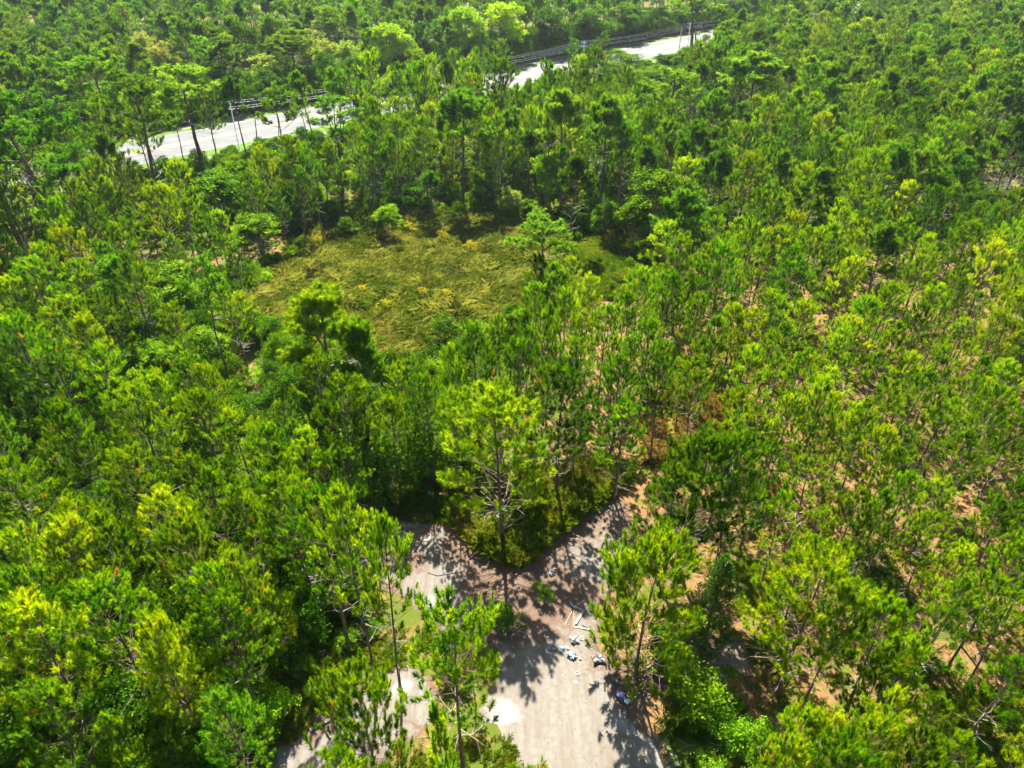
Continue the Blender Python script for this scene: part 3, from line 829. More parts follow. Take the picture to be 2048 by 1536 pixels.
# crowns read off the photo without labels of their own: (x, y, width px, kind, height)
RD = [(265, 790, 150, 'y1', 15), (115, 818, 100, 'y2', 14), (155, 842, 90, 'y5', 13), (245, 915, 130, 'y3', 14), (400, 793, 110, 'y2', 13), (470, 830, 100, 'y4', 12),
 (8, 925, 150, 'y2', 14), (150, 1008, 120, 'y4', 13), (212, 1040, 110, 'y6', 13), (372, 1055, 140, 'y2', 14), (45, 1072, 160, 'y1', 15), (105, 1060, 130, 'y2', 14),
 (402, 1155, 130, 'y1', 14), (440, 1208, 160, 'y3', 13), (195, 1180, 190, 'y3', 15), (45, 1232, 190, 'y2', 15), (290, 1258, 110, 'y2', 14), (335, 1300, 150, 'y4', 12), (20, 1165, 150, 'y1', 15),
 (70, 1395, 180, 'y1', 13), (212, 1450, 90, 'y6', 10), (316, 1448, 70, 'y6', 9), (532, 1182, 90, 'y4', 9), (545, 1268, 60, 'p1', 5), (470, 1110, 110, 'y2', 13), (320, 990, 120, 'y4', 13), (480, 980, 120, 'y1', 13), (410, 950, 110, 'y5', 13), (550, 960, 120, 'y2', 12),
 (538, 862, 100, 'y2', 13), (602, 872, 100, 'y4', 12), (560, 905, 90, 'y6', 12), (640, 925, 110, 'y1', 11), (690, 905, 80, 'y2', 10),
 (822, 720, 85, 'y1', 13), (850, 760, 80, 'y3', 13), (905, 790, 90, 'y5', 13), (947, 658, 90, 'y3', 15), (1000, 650, 90, 'y1', 15), (1035, 690, 90, 'y3', 15), (1058, 640, 60, 'y5', 16), (900, 700, 60, 'y4', 14),
 (1099, 627, 60, 'y6', 15), (1132, 588, 75, 'y3', 14), (1212, 625, 95, 'y1', 14), (1282, 543, 80, 'y3', 14), (1342, 562, 80, 'y5', 13), (1400, 600, 90, 'y1', 13), (1300, 650, 90, 'y3', 14), (1476, 618, 70, 'y2', 12), (1510, 632, 80, 'y4', 12), (1512, 700, 80, 'y2', 13), (1180, 560, 60, 'y4', 12), (1250, 600, 70, 'y5', 12), (1160, 690, 90, 'y1', 13), (1240, 720, 90, 'y3', 14), (1330, 700, 90, 'y1', 14), (1400, 730, 80, 'y5', 13),
 (1375, 398, 110, 'r3', 16), (1448, 498, 90, 'y3', 15), (1346, 452, 100, 'y2', 13), (1552, 395, 90, 'y1', 15), (1628, 464, 90, 'y3', 14), (1682, 430, 80, 'y5', 14), (1778, 458, 100, 'r3', 15), (1852, 500, 80, 'y1', 13), (1944, 450, 90, 'y3', 13), (2004, 470, 80, 'y2', 13), (1500, 450, 90, 'y1', 15), (1590, 500, 80, 'y5', 13), (1700, 520, 80, 'y2', 13),
 (1612, 604, 75, 'y2', 12), (1776, 578, 80, 'y5', 12), (1745, 606, 85, 'y2', 12), (1846, 614, 65, 'y3', 13), (1928, 648, 75, 'y1', 12), (2034, 590, 90, 'y2', 13), (1562, 660, 90, 'y5', 12), (1834, 716, 75, 'y4', 11), (1966, 722, 60, 'y6', 11), (1655, 745, 80, 'y4', 11), (2022, 730, 90, 'y2', 12), (1690, 660, 80, 'y1', 12), (1800, 660, 75, 'y6', 12), (1890, 700, 70, 'y2', 11),
 (1580, 795, 85, 'y2', 12), (1645, 778, 80, 'y6', 13), (1742, 812, 70, 'y5', 12), (1705, 818, 70, 'y4', 12), (1780, 868, 75, 'y2', 12), (1788, 908, 90, 'y5', 11), (1988, 784, 110, 'y1', 14), (1926, 878, 95, 'y5', 12), (1628, 938, 105, 's1', 11), (1812, 958, 95, 'y1', 12), (1715, 984, 80, 'y4', 11), (1772, 990, 75, 'y6', 11), (1576, 990, 75, 's2', 11), (1632, 1028, 75, 's1', 10), (1874, 1050, 90, 's1', 11), (2036, 970, 90, 'y5', 12), (1996, 1008, 80, 'y5', 11), (1920, 1100, 95, 'y2', 11), (2040, 1085, 100, 'y2', 12), (1500, 800, 110, 's1', 13), (1460, 850, 90, 's2', 12), (1530, 900, 80, 's2', 12),
 (1790, 1290, 60, 'y6', 11), (1842, 1285, 75, 'y6', 12), (1786, 1332, 130, 'y2', 11), (1924, 1162, 90, 'y5', 11), (1890, 1222, 90, 's2', 11), (2000, 1158, 100, 's2', 11), (2036, 1204, 90, 's1', 11), (1986, 1390, 85, 'p1', 4), (1885, 1400, 100, 'y6', 7), (1622, 1442, 120, 'y2', 13), (1668, 1436, 110, 'y4', 13), (1752, 1440, 130, 'y2', 13), (1800, 1398, 90, 'y4', 12), (1850, 1470, 120, 'y1', 12), (1925, 1480, 90, 'y6', 9), (1700, 1500, 170, 'y3', 14), (1590, 1505, 110, 'y2', 14), (2030, 1320, 100, 's2', 11),
 (720, 765, 90, 'y6', 12), (780, 800, 90, 'y3', 12), (350, 700, 70, 'y6', 9), (480, 590, 60, 'y4', 7), (60, 530, 130, 'y1', 14), (130, 600, 130, 'y3', 14), (190, 595, 120, 'y1', 13), (20, 640, 130, 'y3', 14), (10, 560, 100, 'y2', 13), (225, 520, 90, 'r3', 12), (270, 540, 80, 'y4', 11), (370, 720, 90, 'y3', 11), (405, 735, 80, 'y4', 11), (110, 700, 120, 'y1', 14), (200, 700, 110, 'y5', 13), (300, 760, 100, 'y2', 13)]
for x_, y_, w_, k_, h_ in RD: hero(k_, (x_, y_), H=h_, w=w_)

# broadleaf trees read off the photo
BL = [('green', (1320, 338), 13, 130, 'large bright green leafy tree at the right rim of the marsh'),
 ('green', (1270, 400), 9, 80, 'dark leafy tree left of the large bright green leafy tree'),
 ('green', (510, 430), 8, 110, 'rounded green leafy tree at the left rim of the marsh'),
 ('green', (425, 345), 11, 130, 'tall leafy tree behind the left rim of the marsh'),
 ('sap', (340, 528), 9, 125, 'fine-leaved sapling left of the bent bare trunk'),
 ('sap', (885, 628), 6, 75, 'bright green small tree right of the round-topped marsh pine'),
 ('sap', (960, 645), 5, 100, 'rounded bright green tree at the near rim of the marsh'),
 ('green', (1030, 612), 6, 70, 'small leafy tree by the foot of the forked marsh pine'),
 ('sap', (395, 655), 5, 90, 'leafy bush-like tree left of the bent bare trunk'),
 ('green', (290, 690), 6, 90, 'low leafy tree among pines left of the bent trunk'),
 ('lime', (783, 44), (783, 172), 92, 'yellow-green rounded tree beyond the highway'),
 ('lime', (660, 8), (660, 118), 75, 'bright green rounded tree beyond the highway, behind the pale willows'),
 ('lime', (1010, 2), (1010, 126), 95, 'tall bright leafy tree at the top, left of the highway opening'),
 ('lime', (930, 10), (930, 138), 80, 'leafy tree with yellow-green top at the upper middle'),
 ('willow', (622, 56), (622, 150), 75, 'pale willow, highest of the pale clump beyond the highway'),
 ('willow', (660, 75), (660, 166), 70, 'pale willow in the middle of the pale clump beyond the highway'),
 ('willow', (700, 78), (700, 172), 60, 'pale willow at the right end of the pale clump'),
 ('willow', (545, 105), (545, 195), 70, 'pale willow left of the rounded two-stemmed pine'),
 ('willow', (300, 60), (300, 150), 60, 'yellowish leafy tree rising in the far forest at the left'),
 ('willow', (340, 80), (340, 168), 60, 'yellowish leafy tree just right of another in the far forest'),
 ('willow', (310, 125), 7, 34, 'small pale round tree right of the flat-topped pines'),
 ('oak', (1235, 98), 10, 110, 'dark rounded oak in front of the highway, right of the power pole'),
 ('oak', (1310, 128), 9, 100, 'grey-green rounded oak right of the dark oak by the highway'),
 ('oak', (1345, 105), 7, 70, 'small grey-green oak beneath the twin-stemmed pine'),
 ('oak', (1100, 10), (1100, 112), 90, 'dark leafy tree at the top, above the highway opening'),
 ('oak', (1180, 5), (1180, 98), 90, 'dense green tree at the top, left of the highway end'),
 ('oak', (1250, 2), (1250, 84), 80, 'rounded blue-green tree at the top beside the highway'),
 ('oak', (560, 20), (560, 130), 70, 'dark vine-draped tree in the far forest, top left of centre'),
 ('oak', (500, 40), (500, 140), 70, 'dark leafy tree in the far forest near the pale willows'),
 ('green', (770, 410), 7, 60, 'slender leafy tree on the far rim of the marsh'),
 ('green', (965, 340), 8, 70, 'green leafy tree right of the pale twin trunks'),
 ('willow', (1015, 372), 7, 55, 'pale yellow-green sapling at the far right rim of the marsh'),
 ('sap', (690, 432), 4, 45, 'little green tree standing alone in the upper marsh'),
 ('green', (1060, 395), 5, 60, 'pale leafy tree behind the forked marsh pine'),
]
for k, tp, h, w, lb in BL:
    if isinstance(h, tuple): hero(k, tp, base=h, w=w, label=lb)
    else: hero(k, tp, H=h, w=w, label=lb)
TREES[-1]['x'] += 0
hero('cedar', (1420, 1112), base=(1408, 1292), w=125, label='dark conical cedar right of the domed island pine')
hero('bare', (2000, 330), H=6, w=110, label='leafless grey thicket tree in the gap at the right edge')

# ---- random fill of the rest, respecting openings that the photo shows
OPEN = [[(500, 600), (600, 515), (650, 455), (850, 440), (1050, 470), (1040, 560), (1010, 625), (870, 700), (840, 735), (780, 700), (740, 640), (700, 585), (640, 580), (560, 600), (530, 680), (500, 660)],
 [(1150, 450), (1300, 470), (1320, 540), (1200, 600), (1160, 520)],
 [(225, 285), (650, 215), (700, 215), (690, 262), (450, 305), (270, 340)],
 [(930, 172), (1024, 140), (1154, 108), (1235, 86), (1359, 55), (1440, 40), (1425, 66), (1356, 104), (1301, 116), (1262, 102), (1235, 99), (1180, 106), (1120, 138), (1090, 152), (1040, 170), (970, 178)],
 [(790, 1045), (960, 1060), (1040, 1130), (1200, 1005), (1240, 1100), (1180, 1220), (1200, 1300), (1330, 1340), (1480, 1290), (1500, 1350), (1360, 1400), (1370, 1560), (1030, 1560), (960, 1400), (1000, 1290), (870, 1230)],
 [(560, 1410), (630, 1285), (700, 1225), (880, 1225), (895, 1560), (540, 1560)],
 [(1455, 1150), (1545, 1130), (1550, 1310), (1450, 1310)], [(1290, 1120), (1400, 1110), (1400, 1190), (1300, 1180)], [(1655, 1100), (1780, 1150), (1840, 1240), (1700, 1210)],
 [(1560, 1300), (1740, 1290), (1720, 1450), (1590, 1450)], [(1860, 1330), (2060, 1340), (2060, 1540), (1850, 1540)], [(1590, 1010), (1660, 1000), (1680, 1090), (1600, 1080)],
 [(1290, 825), (1450, 815), (1440, 890), (1310, 900)], [(1000, 1100), (1100, 1000), (1200, 950), (1250, 980), (1110, 1090), (1040, 1130)],
 [(1955, 320), (2060, 335), (2060, 385), (1960, 378)], [(750, 960), (880, 950), (940, 1060), (800, 1050)],
 [(460, 690), (540, 700), (540, 790), (480, 790)], [(1340, 1410), (1400, 1340), (1560, 1480), (1580, 1560), (1360, 1560)]]
def zone(x, y):
    px, py, _ = proj(x, y, 0)
    s, o = hcoord(x, y)
    if -13 < o < 29: return 'none'
    if o >= 29: return 'far'
    if py < 470 and px < 1290: return 'mid'
    if py < 330: return 'rfar'
    if px > 1120 and py > 300: return 'right' if py > 560 else 'rfar'
    return 'left'
cellsz = 6.0
grid = {}
def gadd(x, y, r): grid.setdefault((int(x // cellsz), int(y // cellsz)), []).append((x, y, r))
def gfree(x, y, r):
    cx, cy = int(x // cellsz), int(y // cellsz)
    for i in (-1, 0, 1):
        for j in (-1, 0, 1):
            for (a, b, c) in grid.get((cx + i, cy + j), ()):
                if (a - x) ** 2 + (b - y) ** 2 < (.5 * (r + c)) ** 2: return False
    return True
for T in TREES:
    gadd(T['x'], T['y'], 3.4)
HB_ = []
for T in TREES:
    if T.get('label'):
        src = PINES.get(T['key']) or LEAFY.get(T['key'])
        f = .78 if T['kind'] == 'pine' else .6
        a, b, d = proj(T['x'], T['y'], T['H'] * f)
        rw = src['R'] * T['sw'] * FPX / d; rh = T['H'] * (1 - f) * 1.05 * FPX / d
        HB_.append((float(a), float(b), float(rw), float(rh), float(d)))
HB_ = np.array(HB_)
def hides(ty, cy, qx, qd, ww):
    m = (qd < HB_[:, 4] - 1) & ((np.abs(qx - HB_[:, 0])) < HB_[:, 2] * .75 + ww * .35) & (ty < HB_[:, 1] + HB_[:, 3] * .6) & (cy > HB_[:, 1] - HB_[:, 3] * .9)
    return bool(m.any())
ZN = dict(right=([('y1', 2), ('y2', 3), ('y4', 3), ('y5', 2), ('y6', 3), ('y7', 2), ('y9', 2), ('y8', 1), ('s1', 2), ('s2', 2), ('s3', 1.5), ('y3', 1)], (8, 13.8), 2.95),
          rfar=([('y1', 2), ('y2', 2), ('y3', 3), ('r1', 2), ('r3', 3), ('r2', 1.5), ('y5', 1), ('oak', .25), ('green', .15)], (12, 17.5), 4.9),
          left=([('y1', 2), ('y2', 3), ('y3', 3), ('y4', 2), ('y5', 2), ('y6', 1), ('y7', 2), ('y8', 1.5), ('y9', 2), ('b3', 1), ('s1', 1)], (9.5, 15.5), 4.5),
          mid=([('y1', 3), ('y3', 3), ('y5', 3), ('r3', 3), ('r2', 1), ('t3', 1.2), ('y2', 1), ('green', .5)], (13, 18.5), 4.2),
          far=([('r2', 4), ('r3', 4), ('t2', 2), ('t3', 2), ('r1', 1), ('y3', 1.5), ('oak', 1.1), ('green', .3), ('lime', .12)], (14, 21), 7.0))
g = np.random.default_rng(77)
ntry = 90000
yy = np.concatenate([16 + 135 * g.random(34000) ** .9, 130 + 620 * g.random(ntry - 34000) ** .85])
half = np.minimum(yy * .80 + 34, 720)
xx = (g.random(ntry) * 2 - 1) * half
PW = {k: np.cumsum([w for _, w in v[0]]) / sum(w for _, w in v[0]) for k, v in ZN.items()}
rr_ = g.random((ntry, 6))
dn = vnoise(xx, yy, 14)
for i in range(ntry):
    x, y = xx[i], yy[i]
    z_ = zone(x, y)
    if z_ == 'none': continue
    tab, (h0, h1), sp = ZN[z_]
    sp = sp * (.82 + .5 * (1 - dn[i])) * (1 + .25 * (z_ == 'far') * min(1, y / 500))
    if z_ == 'right' and y < 75: sp *= 1.38
    if not gfree(x, y, sp): continue
    k = tab[int(np.searchsorted(PW[z_], rr_[i, 0]))][0]
    src = PINES.get(k) or LEAFY.get(k)
    h = h0 + (h1 - h0) * rr_[i, 1]
    if k in LEAFY: h *= .82
    if rr_[i, 2] < .12 and z_ in ('right', 'left'): h *= .6
    px, py, _ = proj(x, y, 0)
    if inside([x], [y], MARSH)[0] or inside([x], [y], DGREEN)[0] or inside([x], [y], OLD_ROAD)[0] or inside([x], [y], DRIVE)[0]: continue
    bad = False
    for f in (1.0, .82, .6):
        qx, qy, qd = proj(x, y, h * f)
        ww = src['R'] * h / src['H'] * .7 * FPX / qd * (f < 1)
        if f == 1.0 and hides(float(qy), float(proj(x, y, h * .5)[1]), float(qx), float(qd), float(src['R'] * h / src['H'] * FPX / qd)): bad = True; break
        for op in OPEN:
            if inside([qx, qx - ww, qx + ww], [qy] * 3, op).any(): bad = True; break
        if bad: break
    if bad: continue
    if y < 60 and any(inside([px], [py], op)[0] for op in OPEN[4:]): continue
    gadd(x, y, sp)
    TREES.append(dict(key=k, x=x, y=y, sz=h / src['H'], sw=h / src['H'] * (.85 + .3 * rr_[i, 3]) * {'far': 1.25, 'rfar': 1.12}.get(z_, 1.0), rot=rr_[i, 4] * 6.28, H=h, label=None, tx=random.gauss(0, .05), ty=random.gauss(0, .05), lean=0, kind='pine' if k in PINES else 'leafy', fill=True, zone=z_))

for T in TREES:
    px, py, d = proj(T['x'], T['y'], T['H'] * .8)
    T['px'], T['py'], T['d'] = float(px), float(py), float(d)
    T['show'] = T['H'] / d if (-60 < px < 2108 and -40 < py < 1600) else T['H'] / d * .05
    if not T.get('fill'): T['show'] += 10
pines = sorted([T for T in TREES if T['kind'] == 'pine'], key=lambda T: -T['show'])
leafy = [T for T in TREES if T['kind'] == 'leafy']
solo = pines[:296]; rest = pines[296:]
solo_leafy = [T for T in leafy if not T.get('fill')]; rest_leafy = [T for T in leafy if T.get('fill')]

# ---- labels for pines that have none: kind of pine + which one beside a landmark
LM = [('the marsh\'s left rim', 540, 560), ('the round-topped marsh pine', 636, 680), ('the bent bare trunk', 450, 700), ('the forked marsh pine', 1098, 520), ('the dry tan patch by the marsh', 1220, 530),
 ('the grey-branched wedge pine', 1000, 900), ('the old road\'s left arm', 850, 1080), ('the right road arm\'s end', 1230, 1000), ('the three bare-trunked pines', 735, 1150), ('the road-edge round pine', 925, 1330),
 ('the domed island pine', 1280, 1200), ('the dark conical cedar', 1410, 1200), ('the palm beside the old road', 1530, 1330), ('the slender leaning pine', 1650, 1280), ('the kudzu-green vine mound', 750, 880),
 ('the photo\'s lower left corner', 40, 1500), ('the left edge below half height', 20, 1000), ('the left edge at half height', 20, 740), ('the fine-leaved sapling', 340, 600), ('the huge upper-left pine', 110, 330), ('the left edge above the corner', 20, 1250),
 ('the photo\'s lower right corner', 2010, 1500), ('the right edge below half height', 2020, 1050), ('the right edge at half height', 2020, 768), ('the leafless thicket at right', 1990, 360), ('the large bright leafy tree', 1320, 400),
 ('the brown grass clearing', 1370, 850), ('the bare sandy gap at lower right', 1750, 1180), ('the sunlit lower right clearing', 1960, 1440), ('the highway opening', 1150, 130), ('the tall twin-stemmed pine', 1390, 60),
 ('the V-limbed pine', 560, 280), ('the twin pale trunks', 920, 330), ('the vine-wrapped trunk', 1200, 330), ('the photo\'s upper right corner', 2010, 40), ('the broad rounded pine', 1490, 180), ('the white litter pile', 1140, 1300),
 ('the feathery bush at bottom left', 400, 1490), ('the small white bucket', 570, 1420), ('the lower shoulder pine', 745, 720)]
STY = dict(y='bushy', b='dense', s='sparse', r='round-topped', t='tall open', p='little')
ORD = ['nearest', 'second', 'third', 'fourth', 'fifth', 'sixth', 'seventh', 'eighth', 'ninth', 'tenth', 'eleventh', 'twelfth', 'thirteenth', 'fourteenth']
DIRN = ['right of', 'above and right of', 'straight above', 'above and left of', 'left of', 'below and left of', 'straight below', 'below and right of']
buck = {}
for T in solo:
    if T['label']: continue
    dd = [math.hypot(T['px'] - a, T['py'] - b) for _, a, b in LM]
    i = int(np.argmin(dd))
    an = math.degrees(math.atan2(LM[i][2] - T['py'], T['px'] - LM[i][1])) % 360
    s = int((an + 22.5) // 45) % 8
    buck.setdefault((i, s, T['key'][0]), []).append((dd[i], T))
for (i, s, k), lst in buck.items():
    lst.sort(key=lambda q: q[0])
    for n, (_, T) in enumerate(lst):
        if len(lst) == 1: T['label'] = f"{STY[k]} green pine {DIRN[s]} {LM[i][0]}"
        else: T['label'] = f"{STY[k]} pine, {ORD[min(n, 13)]} one {DIRN[s]} {LM[i][0]}"
lab_seen = set()
for T in solo:
    if T['label'] in lab_seen: T['label'] += ', further out'
    lab_seen.add(T['label'])

# ---- build the individual trees
def put_tree(T, name, group, cat):
    e = link(name, None, loc=(T['x'], T['y'], 0))
    e.rotation_euler = (T.get('tx', 0), T.get('ty', 0), T['rot'])
    e.scale = (T['sw'], T['sw'], T['sz'])
    e.empty_display_size = .3
    tag(e, T['label'], cat, group)
    if T['kind'] == 'pine':
        s = PINES[T['key']]
        link('trunk', s['trunk'], e)
        link('crown', s['crown'], e)
        tag(link('dead_branches', s['dead'], e), kind='stuff')
    else:
        s = LEAFY[T['key']]
        link('trunk' if s['crown'] else 'branches', s['stem'], e)
        if s['crown']: link('crown', s['crown'], e)
    return e
for T in solo:
    z_ = T.get('zone') or zone(T['x'], T['y'])
    nm = 'pine_sapling' if T['key'][0] == 'p' else 'pine_tree'
    T['obj'] = put_tree(T, nm, {'right': 'pines of the right-hand stand', 'left': 'pines of the left-hand stand', 'rfar': 'pines of the upper right forest', 'mid': 'pines between marsh and highway', 'far': 'pines beyond the highway', 'none': 'pines by the highway'}[z_], 'pine')
for T in solo_leafy:
    nm = {'cedar': 'cedar_tree', 'bare': 'bare_thicket', 'willow': 'willow_tree', 'oak': 'oak_tree'}.get(T['key'], 'leafy_tree')
    T['obj'] = put_tree(T, nm, None if nm in ('cedar_tree', 'bare_thicket') else 'leafy trees among the pines', 'tree')

# ---- the rest of the forest: one object of kind stuff, built with geometry nodes from the same tree meshes
def scatter(name, items, sources, label, cat):
    """items: (variant, x, y, z, rot, sw, sz); sources: {variant: [objects]}"""
    keys = sorted({i[0] for i in items}); kid = {k: n for n, k in enumerate(keys)}
    me = bpy.data.meshes.new(name)
    n = len(items)
    me.vertices.add(n)
    me.vertices.foreach_set('co', np.array([(i[1], i[2], i[3]) for i in items], np.float32).ravel())
    for nm, ty, arr in (('variant', 'INT', [kid[i[0]] for i in items]),):
        a = me.attributes.new(nm, ty, 'POINT'); a.data.foreach_set('value', np.array(arr, np.int32))
    a = me.attributes.new('turn', 'FLOAT_VECTOR', 'POINT'); a.data.foreach_set('vector', np.array([(*(i[7] if len(i) > 7 else (0, 0)), i[4]) for i in items], np.float32).ravel())
    a = me.attributes.new('size', 'FLOAT_VECTOR', 'POINT'); a.data.foreach_set('vector', np.array([(i[5], i[5], i[6]) for i in items], np.float32).ravel())
    o = link(name, me)
    tag(o, label, cat, kind='stuff')
    ng = bpy.data.node_groups.new(name, 'GeometryNodeTree')
    ng.interface.new_socket('Geometry', in_out='INPUT', socket_type='NodeSocketGeometry')
    ng.interface.new_socket('Geometry', in_out='OUTPUT', socket_type='NodeSocketGeometry')
    N, L = ng.nodes, ng.links
    gi, go = N.new('NodeGroupInput'), N.new('NodeGroupOutput')
    jn = N.new('GeometryNodeJoinGeometry')
    def named(nm, ty):
        q = N.new('GeometryNodeInputNamedAttribute'); q.data_type = ty; q.inputs['Name'].default_value = nm; return q.outputs['Attribute']
    va, ro, sz = named('variant', 'INT'), named('turn', 'FLOAT_VECTOR'), named('size', 'FLOAT_VECTOR')
    for k in keys:
        cp = N.new('FunctionNodeCompare'); cp.data_type = 'INT'; cp.operation = 'EQUAL'
        L.new(va, cp.inputs[2]); cp.inputs[3].default_value = kid[k]
        for ob in sources[k]:
            oi = N.new('GeometryNodeObjectInfo'); oi.inputs['Object'].default_value = ob; oi.inputs['As Instance'].default_value = True
            oi.transform_space = 'ORIGINAL'
            ip = N.new('GeometryNodeInstanceOnPoints')
            L.new(gi.outputs[0], ip.inputs['Points']); L.new(cp.outputs[0], ip.inputs['Selection'])
            L.new(oi.outputs['Geometry'], ip.inputs['Instance']); L.new(ro, ip.inputs['Rotation']); L.new(sz, ip.inputs['Scale'])
            L.new(ip.outputs[0], jn.inputs[0])
    L.new(jn.outputs[0], go.inputs[0])
    md = o.modifiers.new('scatter', 'NODES'); md.node_group = ng
    return o
srcs = {}
for T in solo + solo_leafy:
    if T['key'] not in srcs:
        ch = [c for c in T['obj'].children]
        srcs[T['key']] = ch
items = []
for T in rest + rest_leafy:
    if T['key'] not in srcs: continue
    items.append((T['key'], T['x'], T['y'], 0., T['rot'], T['sw'], T['sz'], (T.get('tx', 0), T.get('ty', 0))))
print('tufts', {k: v['nt'] for k, v in PINES.items()})
print('trees', len(TREES), 'solo', len(solo), 'stuff', len(items))
scatter('background_forest', items, srcs, 'unbroken pine forest filling the background and the gaps between nearer trees', 'forest')

# ------------------------------------------------------------------ shrubs
SHR = [('bushl', (400, 1478), 1.5, 2.0, 'feathery yellow-green bush at the bottom left of the photo'),
 ('bush', (1395, 1375), 1.9, 1.6, 'bright green bush beside the old road at the bottom right'),
 ('bush', (1450, 1450), 1.3, 1.0, 'low green bush just below the bright roadside bush'),
 ('bushd', (1008, 1235), .75, .55, 'dark round bush in the fork of the old road'),
 ('bush', (1090, 1188), .5, .7, 'small green plant growing from the road litter'),
 ('bush', (1070, 1170), .3, .3, 'tiny weed left of the small green road plant'),
 ('bushm', (460, 1400), 1.5, 1.6, 'dark green shrub under the pines at lower left'),
 ('bushm', (530, 1430), 1.2, 1.3, 'leafy shrub left of the white bucket'),
 ('bushd', (300, 1480), 1.5, 1.6, 'deep green shrub left of the feathery bush'),
 ('bushd', (60, 1490), 1.6, 1.6, 'dense shrub in the lower left corner'),
 ('bushm', (740, 880), 1.6, 1.6, 'bright vine-covered mound behind the three bare-trunked pines'),
 ('bushm', (780, 850), 1.2, 1.2, 'second vine-covered mound, upper right of the brightest one'),
 ('bushd', (780, 930), 1.8, 2.0, 'dark shrub mass above the old road\'s left arm'),
 ('bushd', (850, 900), 1.7, 1.8, 'dark shrub right of the vine-covered mounds'),
 ('bushl', (500, 755), 1.3, 1.0, 'glowing lime green shrub right of the bent trunk\'s foot'),
 ('bushl', (440, 690), 1.3, 1.3, 'lime green shrub left of the bent trunk'),
 ('bushl', (540, 720), 1.2, .8, 'low lime shrub left of the round-topped marsh pine'),
 ('bushy', (628, 488), 1.3, 1.5, 'yellow sapling at the upper left of the marsh'),
 ('bushy', (775, 462), 1.1, 1.2, 'yellow sapling at the upper middle of the marsh'),
 ('bushy', (755, 478), .8, .8, 'little yellow sapling left of the upper-middle one'),
 ('bushy', (818, 458), 1.0, 1.0, 'yellow-green sapling near the far rim of the marsh'),
 ('bushy', (885, 480), 1.3, 1.4, 'tall yellow sapling in the upper right of the marsh'),
 ('bushy', (942, 500), 1.2, 1.5, 'orange-tipped sapling at the right of the marsh'),
 ('bushy', (675, 562), 1.0, .8, 'pale yellow sapling in the left of the marsh'),
 ('bushy', (725, 582), 1.1, .9, 'spreading yellow sapling in the middle left of the marsh'),
 ('bushy', (772, 612), 1.3, 1.0, 'orange and yellow sapling in the lower middle of the marsh'),
 ('bushy', (845, 590), 1.0, 1.0, 'yellow sapling in the middle of the marsh'),
 ('bushy', (892, 592), 1.1, 1.0, 'yellow sapling in the middle right of the marsh'),
 ('bushy', (712, 540), .7, .7, 'small yellow sapling above the left middle of the marsh'),
 ('bushy', (920, 600), .7, .6, 'small yellow sapling right of the middle right one'),
 ('bushy', (1220, 475), 1.3, 1.4, 'yellow bush at the dry tan patch, left one'),
 ('bushy', (1265, 490), 1.5, 1.7, 'taller yellow bush right of the dry tan patch'),
 ('bushy', (1292, 512), 1.0, 1.2, 'yellow bush at the far right rim of the marsh'),
 ('bushm', (1290, 580), 1.2, 1.0, 'green shrub below the dry tan patch'),
 ('bushm', (700, 1275), .7, .5, 'weedy tuft at the foot of the three bare-trunked pines'),
 ('bushl', (600, 1330), .8, .6, 'low yellow shrub in the grass left of the bare-trunked pines'),
 ('bushl', (640, 1380), .8, .5, 'low yellow shrub above the sandy drive'),
 ('bushd', (1330, 1305), 1.0, .9, 'dark bush between the domed pine and the cedar'),
 ('bush', (1480, 1500), 1.0, .7, 'green weeds at the bottom right roadside'),
 ('bush', (1530, 1490), 1.1, .8, 'green weed clump right of the roadside weeds'),
 ('bushl', (1420, 1530), .9, .6, 'pale weed clump at the bottom right of the road edge'),
]
SH_OBJ = {}
for k, (px, py), sw_, sz_, lb in SHR:
    s = LEAFY[k]; x, y = gnd(px, py, s['H'] * sz_ * .5)
    e = link('sapling' if k == 'bushy' else 'shrub', None, loc=(x, y, 0)); e.scale = (sw_, sw_, sz_); e.rotation_euler = (0, 0, random.random() * 6.28)
    tag(e, lb, 'shrub', 'yellow saplings in the marsh' if k == 'bushy' else 'shrubs')
    a = link('stems', s['stem'], e); b = link('foliage', s['crown'], e)
    SH_OBJ.setdefault(k, [a, b])

# undergrowth as stuff
it = []
g = np.random.default_rng(5)
N_ = 26000
ux = (g.random(N_) * 2 - 1); uy = 16 + 340 * g.random(N_) ** 1.15
ux = ux * (uy * .8 + 30)
dn = vnoise(ux, uy, 7)
upx, upy, _ = proj(ux, uy, 0)
near_open = [inside(ux, uy, p) for p in (OLD_ROAD, DRIVE, MARSH, WEDGE)]
blocked = near_open[0] | near_open[1] | near_open[2] | near_open[3]
bb = np.zeros(N_, bool)
for zz in (0, 1.5, 3.0):
    q_ = proj(ux, uy, zz)
    for op in OPEN[4:]: bb |= inside(q_[0], q_[1], op)
for p in GRASSY: bb |= inside(ux, uy, p)
nearroad = (sdist(ux, uy, OLD_ROAD) > -2.2) | (sdist(ux, uy, DRIVE) > -2.0)
left = (upx < 960) & (upy > 560) | (upy < 470)
s_, o_ = hcoord(ux, uy)
